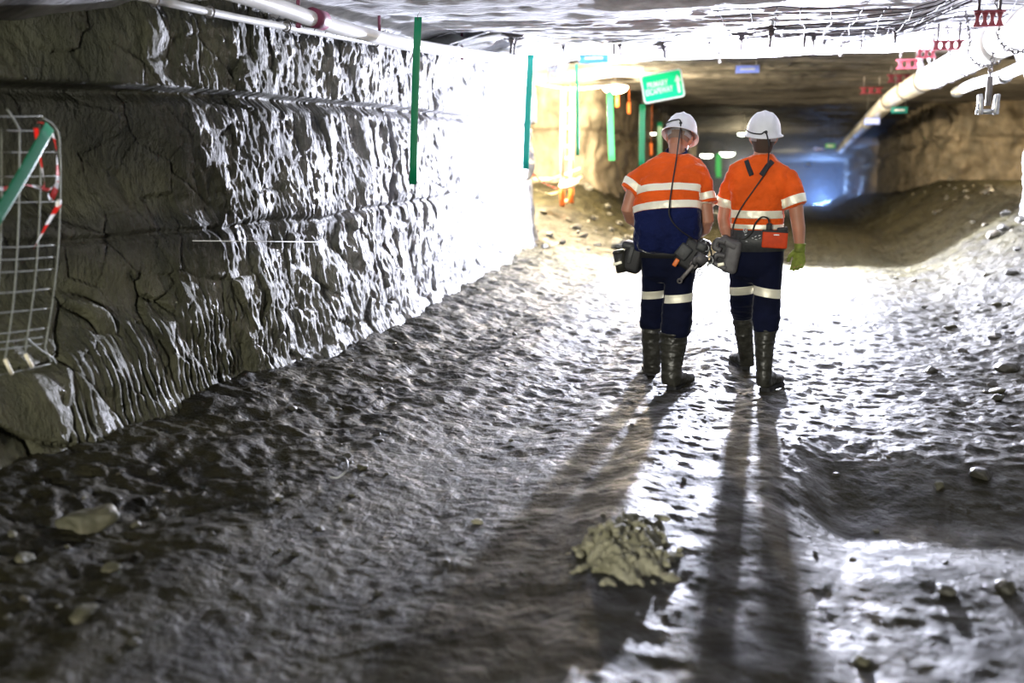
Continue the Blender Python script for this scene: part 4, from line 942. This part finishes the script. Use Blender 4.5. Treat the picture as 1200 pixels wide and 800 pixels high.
b = bmesh.new(); tube(b, spline([X_(330, 14, -3.1), X_(440, 44, -3.1), X_(560, 66, -3.1)], 8), .006, 8)
for q in np.linspace(0, 1, 26):
    S_ = spline([X_(330, 14, -3.1), X_(440, 44, -3.1), X_(560, 66, -3.1)], 8); p = S_[int(q*(len(S_)-1))]; cyl(b, p, p+V3(-.03, 0, -.05), .003, 5)
tag(obj('cable_ladder', b, M['darksteel']), 'thin comb-like wire rack just above the conduit on the left', 'rack')
for (px, y0, y1, X, lab) in ((350, -12, 33, -3.02, 'purple-red hanger rod nearest the top left, crossing the white pipe'), (445, 4, 50, -3.0, 'purple-red hanger rod just left of the long green strip'), (542, 38, 70, -3.05, 'short purple-red hanger rod right of the long green strip')):
    b = bmesh.new(); p = X_(px, y1, X); q = P(px-1, y0, p.y); top = V3(q.x, q.y, max(q.z, cz(q.x, q.y))+.03)
    t = empty('hanger_rod', p, lab, 'rod', 'rods holding the left services')
    cyl(b, p, top, .0115, 10); obj('rod', b, M['maroon'], t)
    b = bmesh.new(); cyl(b, p+V3(0, 0, .004), p+V3(0, 0, .026), .02, 6); obj('nut', b, M['maroon'], t)
link_chain('rib_chain', [P(312, -14, 5.4), P(314, -4, 5.4), P(314, 10, 5.4)], 'knot of dark chain hanging at the top edge on the left', 'chain', 'short chain on the left', .014, .07)
# ---- roof bolts with plates, mesh and straps on the bright roof
bolt0 = None
BL = [(720, 18, 9.6), (726, 33, 10.8), (777, 36, 11.2), (600, 10, 9.2), (832, 44, 12.2), (842, 60, 14.2), (906, 8, 9.1), (945, 22, 9.8), (953, 34, 11.0), (966, 47, 12.6), (603, 30, 10.4), (870, 24, 10.2), (985, 56, 13.8), (1012, 38, 11.4), (660, 40, 11.4), (1050, 26, 10.2), (780, 60, 14.0)]
bl_lab = {}
for i, (px, py, Y) in enumerate(BL):
    a = P(px, py, Y); x = a.x; z = cz(x, Y)
    if bolt0 is None:
        t = empty('roof_bolt', (0, 0, 0)); b = bmesh.new(); loft(b, [(V3(0, 0, -.035), V3(.03, 0, 0), V3(0, .03, 0), .6), (V3(0, 0, -.02), V3(.09, 0, 0), V3(0, .09, 0), .35), (V3(0, 0, .0), V3(.10, 0, 0), V3(0, .10, 0), .35)], 24); obj('plate', b, M['darksteel'], t)
        b = bmesh.new(); cyl(b, V3(0, 0, -.17), V3(0, 0, .02), .013, 10); obj('bolt_shank', b, M['darksteel'], t)
        b = bmesh.new(); cyl(b, V3(0, 0, -.075), V3(0, 0, -.035), .027, 6); obj('nut', b, M['darksteel'], t); bolt0 = t; r = t
    else:
        r = bolt0.copy(); COL.objects.link(r)
        for ch in list(bolt0.children): c_ = ch.copy(); COL.objects.link(c_); c_.parent = r
    r.location = (x, Y, z-.005); r.rotation_euler = (random.uniform(-.15, .15), random.uniform(-.15, .15), random.uniform(0, 1.5))
    tag(r, 'steel roof bolt with square plate sticking down from the bright roof', 'roof bolt', 'roof bolts in the lit roof')
b = bmesh.new()
def wire(pts, r): tube(b, pts, r, 5)
for x in np.arange(-.6, 2.5, .19):
    wire([V3(x+.02*math.sin(y*3+x*9), y, cz(x, y)-.035-.03*math.sin(y*2.1+x)**2) for y in np.linspace(7.6, 12.6, 26)], .004)
for y in np.arange(7.7, 12.6, .22):
    wire([V3(x, y+.015*math.sin(x*7), cz(x, y)-.035-.03*math.sin(y*2.1+x)**2) for x in np.linspace(-.65, 2.5, 22)], .004)
tag(obj('roof_mesh', b, M['rust']), 'steel wire mesh sheet pinned under the right side of the lit roof', 'wire mesh')
for (y, x0, x1, lab) in ((9.3, -2.6, 1.9, 'long steel strap across the lit roof, nearest the top edge'), (11.1, -2.8, 1.9, 'long steel strap across the middle of the lit roof'), (13.2, -2.9, 1.8, 'long steel strap across the roof just before its dark edge')):
    b = bmesh.new(); rings = []
    for x in np.linspace(x0, x1, 40):
        rings.append((V3(x, y+.02*math.sin(x), cz(x, y)-.02-.012*math.sin(x*14)), V3(0, .07, 0), V3(0, 0, .004), .4))
    loft(b, rings, 10); tag(obj('steel_strap', b, M['steel']), lab, 'roof strap', 'long steel straps')
# loose roof sheets left of centre
for (px, py, Y, w_, l_, rz, lab) in ((560, 22, 9.4, .5, .9, 30, 'bent steel sheet pinned to the roof right of the long green strip'), (520, 8, 8.8, .35, .8, 60, 'narrow bent sheet at the top edge above the long green strip'), (590, 45, 11.2, .4, .7, 20, 'bright folded sheet where the roof meets the left rib')):
    a = P(px, py, Y); b = bmesh.new(); rings = []; z = cz(a.x, Y)-.06; Rz = Matrix.Rotation(math.radians(rz), 3, 'Z')
    for f in np.linspace(-.5, .5, 9): rings.append((V3(a.x, Y, z)+Rz @ V3(0, f*l_, -.10*f*f+.03*math.sin(f*9)), Rz @ V3(w_*.5, 0, .05), V3(0, 0, .004), .3))
    loft(b, rings, 10); tag(obj('roof_sheet', b, M['steel']), lab, 'metal sheet', 'bent roof sheets')
# bundle of cut mesh wires hanging at the corner
b = bmesh.new(); random.seed(5)
for i in range(16):
    f = i/15; a = P(634+f*34, 66-f*2, 14.6+.3*random.random()); e = P(642+f*12+random.uniform(-2, 2), 83+f*7, 14.6); m_ = (a+e)/2+V3(.06*f, 0, .05); tube(b, spline([a, m_, e], 6), .009, 6)
for i in range(5):
    f = i/4; tube(b, spline([P(630+f*4, 72+f*4, 14.7), P(645+f*4, 78+f*3, 14.65), P(662-f*3, 76+f*5, 14.6)], 6), .008, 6)
tag(obj('wire_bundle', b, M['teal' if False else 'steel']), 'curled bundle of cut mesh wires hanging at the crosscut corner', 'wire')
b = bmesh.new(); tube(b, spline([P(598, 88, 14.4), P(622, 96, 15.2), P(645, 101, 17), P(675, 104, 18.5), P(716, 100, 19)], 8), .018, 8); tag(obj('power_cable', b, M['pipe']), 'pale cable sagging across the mouth of the left crosscut', 'cable')
b = bmesh.new(); tube(b, spline([P(642, 68, 15), P(643, 84, 15), P(642, 100, 15)], 6), .014, 8); tag(obj('dropper_wire', b, M['steel']), 'short steel wire dropping from the curled wire bundle', 'wire')
# ---- barricade in the left crosscut
for px, top, bot, Y, lab in ((660, 106, 240, 18.2, 'cream post with orange foot in left crosscut, left of its pair'), (671, 104, 226, 18.8, 'cream post in left crosscut, right of its pair')):
    a = P(px, top, Y); e = P(px, bot, Y); e.z = fz(a.x, Y)
    t = empty('barrier_post', V3(a.x, Y, e.z), lab, 'post', 'posts of the crosscut barricade')
    b = bmesh.new(); cyl(b, V3(a.x, Y, e.z+.5), V3(a.x, Y, a.z), .040, 14); obj('post', b, M['cream'], t)
    b = bmesh.new(); cyl(b, V3(a.x, Y, e.z), V3(a.x, Y, e.z+.52), .045, 14); obj('orange_foot', b, M['orangeplastic'], t)
    b = bmesh.new(); cyl(b, V3(a.x, Y, a.z), V3(a.x, Y, a.z+.08), .055, 14); obj('cap', b, M['orangeplastic'], t)
b = bmesh.new()
for py in (128, 150, 172, 186, 205):
    tube(b, [P(660, py, 18.2), P(671, py-.5, 18.8)], .022, 8)
tag(obj('barrier_rungs', b, M['cream']), 'cream cross rungs joining the two posts in the left crosscut', 'rail')
c = P(666, 215, 17.6); b = bmesh.new(); Rd = Euler((math.radians(20), math.radians(-12), 0)).to_matrix()
loft(b, [(c+Rd @ V3(0, 0, z), Rd @ V3(r, 0, 0), Rd @ V3(0, r, 0)) for z, r in ((-.07, .06), (-.06, .12), (-.02, .17), (.0, .18), (.01, .17))], 24); tag(obj('pale_dish', b, M['cream']), 'pale round dish hooked on the crosscut barricade', 'dish')
ri = 0
for pts, mats, w_, lab in (([(619, 198, 15.6), (634, 212, 16.5), (655, 222, 17.8)], ('tapered', 'white'), .05, 'red and white tape sagging from the left rib corner to the posts'),
                     ([(621, 206, 15.6), (622, 240, 15.6), (621, 262, 15.6)], ('tapered',), .045, 'red tape hanging down the left rib corner'),
                     ([(624, 210, 16), (650, 208, 18), (682, 196, 19)], ('cream',), .05, 'upper pale tape strung across the left crosscut'),
                     ([(626, 222, 16.4), (650, 226, 18), (684, 205, 19)], ('cream',), .05, 'lower pale tape strung across the left crosscut'),
                     ([(632, 268, 16.6), (652, 246, 18), (672, 226, 19)], ('cream', 'orangeplastic'), .06, 'pale and orange tape slanting down to the spoil in the left crosscut')):
    o = tape_strip('barrier_tape', [P(*q) for q in pts], w_, [M[m] for m in mats], None, .16); tag(o, lab, 'tape', 'barricade tapes')
for px, y0, y1, Y, lab in ((723.5, 110, 125, 20, 'orange peg hanging right of the pale green strip'), (737, 120, 133, 22, 'faint orange peg hanging left of the green strip under the sign'), (763, 168, 182, 24, 'orange peg low beside the small distant green strip')):
    b = bmesh.new(); a = P(px, y0, Y); e = P(px, y1, Y); cyl(b, e, V3(a.x, Y, a.z), .035, 10); cyl(b, V3(a.x, Y, a.z), V3(a.x, Y, cz(a.x, Y)+.02), .006, 6); tag(obj('orange_peg', b, M['orangeplastic']), lab, 'peg', 'orange hanging pegs')
# ---- wire mesh panel on the near left rib with tape and green strip
XP = -3.18
t = empty('mesh_panel', X_(30, 434, XP), 'bent galvanised wire mesh panel hanging on the near left rib', 'wire mesh panel')
def pp(px, py, off=0): return X_(px, py, XP-off)
b = bmesh.new()
vert = [[(-24, 150), (-26, 280), (-30, 420), (-34, 430)], [(2, 150), (1, 280), (-8, 405), (-12, 424), (-8, 440)], [(23, 152), (22, 250), (17, 340), (8, 408), (6, 421), (13, 437)], [(47, 152), (47, 230), (42, 320), (31, 402), (30, 415), (37, 429)], [(69, 172), (71, 200), (69, 280), (62, 350), (54, 400), (53, 408), (60, 424)]]
for v in vert: tube(b, spline([pp(x, y) for x, y in v], 8), .0034, 6)
for (x0, y0, x1, y1) in ((-30, 135, 50, 136), (-30, 151, 62, 153), (-30, 177, 69, 178), (-30, 206, 71, 206), (-30, 236, 70, 236), (-30, 290, 66, 287), (-32, 305, 65, 301), (-32, 320, 64, 315), (-34, 345, 61, 338), (-34, 368, 59, 361), (-36, 394, 56, 384), (-36, 404, 55, 394), (-38, 413, 54, 402), (-38, 446, 60, 426)):
    tube(b, spline([pp(x0, y0, .006), pp((x0+x1)/2, (y0+y1)/2+1, .0), pp(x1, y1, .006)], 5), .0028, 6)
tube(b, spline([pp(x, y) for x, y in ((8, 128), (15, 138), (23, 152))], 6), .004, 6); tube(b, spline([pp(x, y) for x, y in ((50, 138), (62, 146), (69, 160), (70, 185))], 6), .004, 6)
tube(b, spline([pp(x, y) for x, y in ((30, 395), (45, 408), (60, 418), (66, 426))], 6), .004, 6)
obj('mesh_wires', b, M['meshwire'], t)
for x0, y0, x1, y1 in ((6, 421, 14, 438), (30, 415, 38, 430)):
    b = bmesh.new(); tube(b, [pp(x0, y0, -.005), pp(x1, y1, -.005)], .008, 8); obj('wire_end', b, M['cream'], t)
g0, g1 = X_(58, 148, -3.08), X_(-12, 268, -3.0)
b = bmesh.new(); d = (g0-g1).normalized(); s_ = d.cross(V3(1, -.35, 0)).normalized(); n_ = s_.cross(d)
loft(b, [(g1.lerp(g0, f)+n_*.01*math.sin(f*3), s_*.026, n_*.002, .35) for f in np.linspace(0, 1, 9)], 12)
tag(obj('marker_strip', b, M['green']), 'green plastic strip leaning diagonally across the wire mesh panel', 'marker', 'green strip on the mesh panel')
tp = ('tapered', 'white')
for pts, w_, tw, lab in (([(42, 150), (44, 165), (48, 190), (52, 215), (50, 222)], .026, 4, 'red and white tape loop behind the diagonal green strip'),
                         ([(46, 143), (56, 148), (64, 165), (67, 190), (67, 215), (60, 232), (56, 228)], .028, 5, 'red and white tape loop over the top right corner of the mesh panel'),
                         ([(-20, 222), (4, 221), (25, 217), (45, 219), (58, 222), (68, 212)], .016, 14, 'twisted tape tied along the mesh panel behind the green strip'),
                         ([(69, 240), (58, 258), (47, 278), (40, 290)], .030, 3, 'red and white tape tail hanging below its knot on the mesh panel')):
    o = tape_strip('hazard_tape', [X_(x, y, -3.12) for x, y in pts], w_, [M[m] for m in tp], None, .055, .0012, tw, None); tag(o, lab, 'tape', 'hazard tape on the mesh panel')
b = bmesh.new(); p = X_(68.5, 238, -3.12); box(b, p, (.02, .03, .03), Euler((.5, .3, .6)), .006); tag(obj('tape_knot', b, M['white']), 'small knot of tape on the right edge of the mesh panel', 'knot')
# ---- survey string on the left rib and small wire on the floor
b = bmesh.new(); tube(b, [X_(226, 282, -3.22), X_(380, 283.5, -3.0)], .0022, 5); tag(obj('survey_string', b, M['white']), 'thin taut pale string stretched along the left rib', 'string')
b = bmesh.new(); q = Z(400, 565); q.z = fz(q.x, q.y)+.01; tube(b, spline([q+V3(-.06, .10, .07), q+V3(.0, .06, .08), q+V3(.035, 0, .05), q+V3(.0, -.03, .01), q+V3(-.05, -.04, .012)], 6), .004, 6); tag(obj('bent_wire', b, M['steel']), 'short bent wire sticking up from the mud left of the track', 'wire')
# ------------------------------------------------------------------ stones
def stone(name, c, r, mat, seed, flat=.6, sub=3, rough=.18):
    bm = bmesh.new(); bmesh.ops.create_icosphere(bm, subdivisions=sub, radius=1)
    co = np.array([v.co[:] for v in bm.verts]); rs = np.random.RandomState(seed)
    for _ in range(9):                       # knock flats off it
        n_ = rs.normal(size=3); n_ /= np.linalg.norm(n_); dd = rs.uniform(.55, .85); o_ = co @ n_; co -= np.maximum(0, o_-dd)[:, None]*n_*.9
    co *= (1+rough*fbm(co[:, 0]*1.3+seed, co[:, 1]*1.3, co[:, 2]*1.3, 3))[:, None]
    for v, p in zip(bm.verts, co): v.co = p
    ang = rs.uniform(0, 6.28); sx = rs.uniform(.8, 1.15)
    bm.transform(Matrix.Translation(c) @ Matrix.Rotation(ang, 4, 'Z') @ Matrix.Diagonal((r*sx, r/sx*.85, r*flat, 1)))
    return obj(name, bm, mat)
def on_floor(px, py, r, flat, sink=.35):
    q = Z(px, py); z = fz(q.x, q.y)
    for _ in range(6): q = Z(px, py, z); z = fz(q.x, q.y)
    return V3(q.x, q.y, z+r*flat*(1-2*sink)*.6)
big = [(103, 617, .118, 'stone', 'flat olive stone lying in the mud near the left rib, largest of all', .72), (262, 665, .0, 'stone', '', .4), (130, 665, .042, 'stone', 'thin tan stone lying right below the large flat stone', .4), (99, 720, .055, 'stone', 'rounded olive stone half sunk near the lower left corner', .6),
       (30, 658, .04, 'stone', 'small pale grey stone near the left edge of the floor', .6), (210, 500, .0, 'stone', '', .5), (425, 548, .035, 'stone', 'small grey stone on the left bank right of the bent wire', .6),
       (1150, 555, .07, 'darkstone', 'long dark stone catching light on the right bank', .5), (1100, 567, .035, 'stone', 'small round stone on the dark right floor', .8), (1108, 692, .045, 'darkstone', 'rounded dark stone on the lower right floor', .6), (1178, 690, .045, 'darkstone', 'dark lump near the lower right edge', .7),
       (980, 555, .018, 'darkstone', 'tiny dark stone alone in the dark patch right of the shadow', .8), (1010, 775, .03, 'stone', 'small stone near the bottom edge on the right', .6), (560, 612, .03, 'pale', 'small pale stone in the smooth mud left of the shadow', .5),
       (1090, 436, .06, 'darkstone', 'dark boulder at the foot of the right bank', .6), (1180, 434, .10, 'darkstone', 'large dark boulder on the right edge bank', .55), (1165, 395, .07, 'darkstone', 'grey boulder on the lit right bank slope', .6), (1128, 412, .05, 'darkstone', 'grey stone low on the lit right bank', .6)]
for i, (px, py, r, m, lab, fl) in enumerate(big):
    if r == 0: continue
    tag(stone('stone', on_floor(px, py, r, fl), r, M[m], 40+i, fl, 4), lab, 'stone')
protos = [stone('stone', V3(0, 0, -40), 1.0, M[m], 300+i, .62, 3, .2) for i, m in enumerate(('stone', 'darkstone', 'darkstone', 'mudstone2'))]
rs = np.random.RandomState(11)
def scatter(n, xr, yr, rr, group, label):
    for i in range(n):
        x = rs.uniform(*xr); y = yr[0]+(yr[1]-yr[0])*rs.uniform()**1.3; r = rr[0]+(rr[1]-rr[0])*rs.uniform()**2.2
        pr_ = protos[rs.randint(len(protos)) if yr[0] < 12 else (1, 1, 3)[rs.randint(3)]]; o = pr_.copy(); COL.objects.link(o); o.location = (x, y, fz(x, y)-r*.25); o.scale = (r, r*rs.uniform(.7, 1), r*rs.uniform(.6, 1)); o.rotation_euler = (rs.uniform(-.3, .3), rs.uniform(-.3, .3), rs.uniform(0, 6.28))
        tag(o, label, 'stone', group)
scatter(90, (-3.2, -1.9), (2.6, 9), (.010, .036), 'small stones on the left bank', 'small dull stone in the mud along the foot of the left rib')
scatter(70, (1.2, 2.9), (4.5, 14), (.02, .09), 'stones on the right bank', 'dark wet stone lying on the bank along the right side')
scatter(50, (-1.8, 1.2), (3.2, 8), (.008, .022), 'pebbles on the track', 'tiny pebble on the muddy track between the banks')
scatter(34, (2.3, 3.1), (13, 23), (.04, .12), 'rubble below the right crosscut', 'lump of rubble on the spoil slope right of the far roadway')
scatter(40, (-4.2, -2.6), (14.5, 21), (.05, .16), 'rubble in the left crosscut', 'lump of rubble on the spoil heap in the left crosscut')
for p_ in protos: bpy.data.objects.remove(p_)
# pale mound on the ridge
mc = Z(735, 652); mb = bmesh.new(); nr, na = 34, 72
def mound_h(u, v):
    r = math.hypot(u/.20, v/.30); h = .105*max(0, 1-r**1.7); return h
gx = np.linspace(-.27, .27, 90); gy = np.linspace(-.40, .42, 120); GX, GY = np.meshgrid(gx, gy, indexing='ij')
rr_ = np.hypot(GX/.20, (GY)/.32)+.40*fbm(GX*9, GY*8, 3, 3); hh = .085*np.clip(1-rr_**1.3, 0, 1)
lump = np.clip(1.15-rr_, 0, 1)
cell = .040*np.abs(perlin(GX*20, GY*18, 2))+.035*np.abs(perlin(GX*38, GY*34, 4))
VZ = floor_z(mc.x+GX, mc.y+GY)-.012+hh+lump**.5*(cell+.010*fbm(GX*15, GY*15, 7, 2))
me = grid_mesh(np.stack([mc.x+GX, mc.y+GY, VZ], -1), 90, 120, True)
tag(obj('clay_mound', me, M['pale']), 'crumbled mound of pale clay on the ridge between the wheel tracks', 'mound')
rs = np.random.RandomState(4)
for i in range(38):
    a = rs.uniform(0, 6.28); q = rs.uniform(.2, 1.15); x = mc.x+.19*q*math.cos(a); y = mc.y+.28*q*math.sin(a); r = rs.uniform(.010, .026)
    z = fz(x, y)+.10*max(0, 1-q**1.6)
    tag(stone('clod', V3(x, y, z+r*.4), r, M['pale'], 500+i, .7, 2, .2), 'small pale clod on or beside the clay mound', 'clod', 'clods of the clay mound')
tag(stone('stone', V3(mc.x+.10, mc.y+.34, fz(mc.x+.1, mc.y+.34)+.03), .045, M['pale'], 77, .4, 3), 'flat pale stone lying just behind the clay mound', 'stone')

# ------------------------------------------------------------------ light
def lamp(kind, name, loc, energy, col, size=.1, aim=None, **kw):
    l = bpy.data.lights.new(name, kind); l.energy = energy; l.color = col
    if kind == 'AREA': l.size = size
    else: l.shadow_soft_size = size
    for k, v in kw.items(): setattr(l, k, v)
    o = bpy.data.objects.new(name, l); o.location = loc; COL.objects.link(o)
    if aim is not None: o.rotation_euler = (Vector(aim)-Vector(loc)).to_track_quat('-Z', 'Y').to_euler()
    return o
lamp('SPOT', 'work_light', (-.62, 14.9, 1.3), 12000, (.80, .83, 1.0), .13, (-.62, 0, 1.3), spot_size=math.radians(178), spot_blend=.12)
lamp('AREA', 'roadway_light', (-1.7, -6.2, 2.3), 1120, (1.0, .98, .86), .7, (-.4, 8, 1.2))
lamp('POINT', 'warm_light', P(722, 112, 18.6), 1800, (1, .80, .50), .15)
lamp('POINT', 'warm_light', (-5.6, 18.2, 2.1), 4200, (1, .82, .54), .2)
lamp('POINT', 'warm_light', (5.0, 19.0, 2.2), 1300, (1, .78, .48), .2)
lamp('POINT', 'warm_light', (-2.0, 38, .9), 260, (1, .82, .5), .2)
lamp('POINT', 'warm_light', (5.5, 47, .3), 500, (1, .75, .42), .2)
lamp('POINT', 'warm_light', (-.5, 58, -.1), 150, (1, .85, .55), .2)
vm = bpy.data.materials.new('blue_haze'); vm.use_nodes = True; vt = vm.node_tree; vt.nodes.clear()
vo = vt.nodes.new('ShaderNodeOutputMaterial'); vs_ = vt.nodes.new('ShaderNodeVolumePrincipled'); vs_.inputs['Density'].default_value = .016; vs_.inputs['Color'].default_value = (.75, .85, 1, 1); vs_.inputs['Anisotropy'].default_value = .3
vt.links.new(vs_.outputs[0], vo.inputs['Volume'])
b = bmesh.new(); loft(b, [(V3(-.3, y, float(dip(np.array(y)))+1.35), V3(4.2, 0, 0), V3(0, 0, 1.9), .3) for y in (32., 45., 60., 86.)], 24); tag(obj('haze', b, vm, smooth=False), 'blue dusty haze hanging in the far roadway', 'haze', None, 'stuff')
lamp('POINT', 'blue_light', (3.0, 52, -.5), 900, (.25, .45, 1), .5)  # unseen blue lamps added to tint the far haze
lamp('POINT', 'blue_light', (1.5, 72, -2.0), 4500, (.25, .45, 1), .5)
w = bpy.data.worlds.new('world'); S.world = w; w.use_nodes = True
w.node_tree.nodes['Background'].inputs[0].default_value = (.01, .011, .013, 1); w.node_tree.nodes['Background'].inputs[1].default_value = .3
S.view_settings.view_transform = 'Standard'; S.view_settings.look = 'None'; S.view_settings.exposure = 0; S.view_settings.gamma = 1; S.view_settings.use_curve_mapping = False
S.cycles.use_denoising = True; S.cycles.max_bounces = 6; S.cycles.diffuse_bounces = 3; S.cycles.glossy_bounces = 3; S.cycles.sample_clamp_indirect = 6
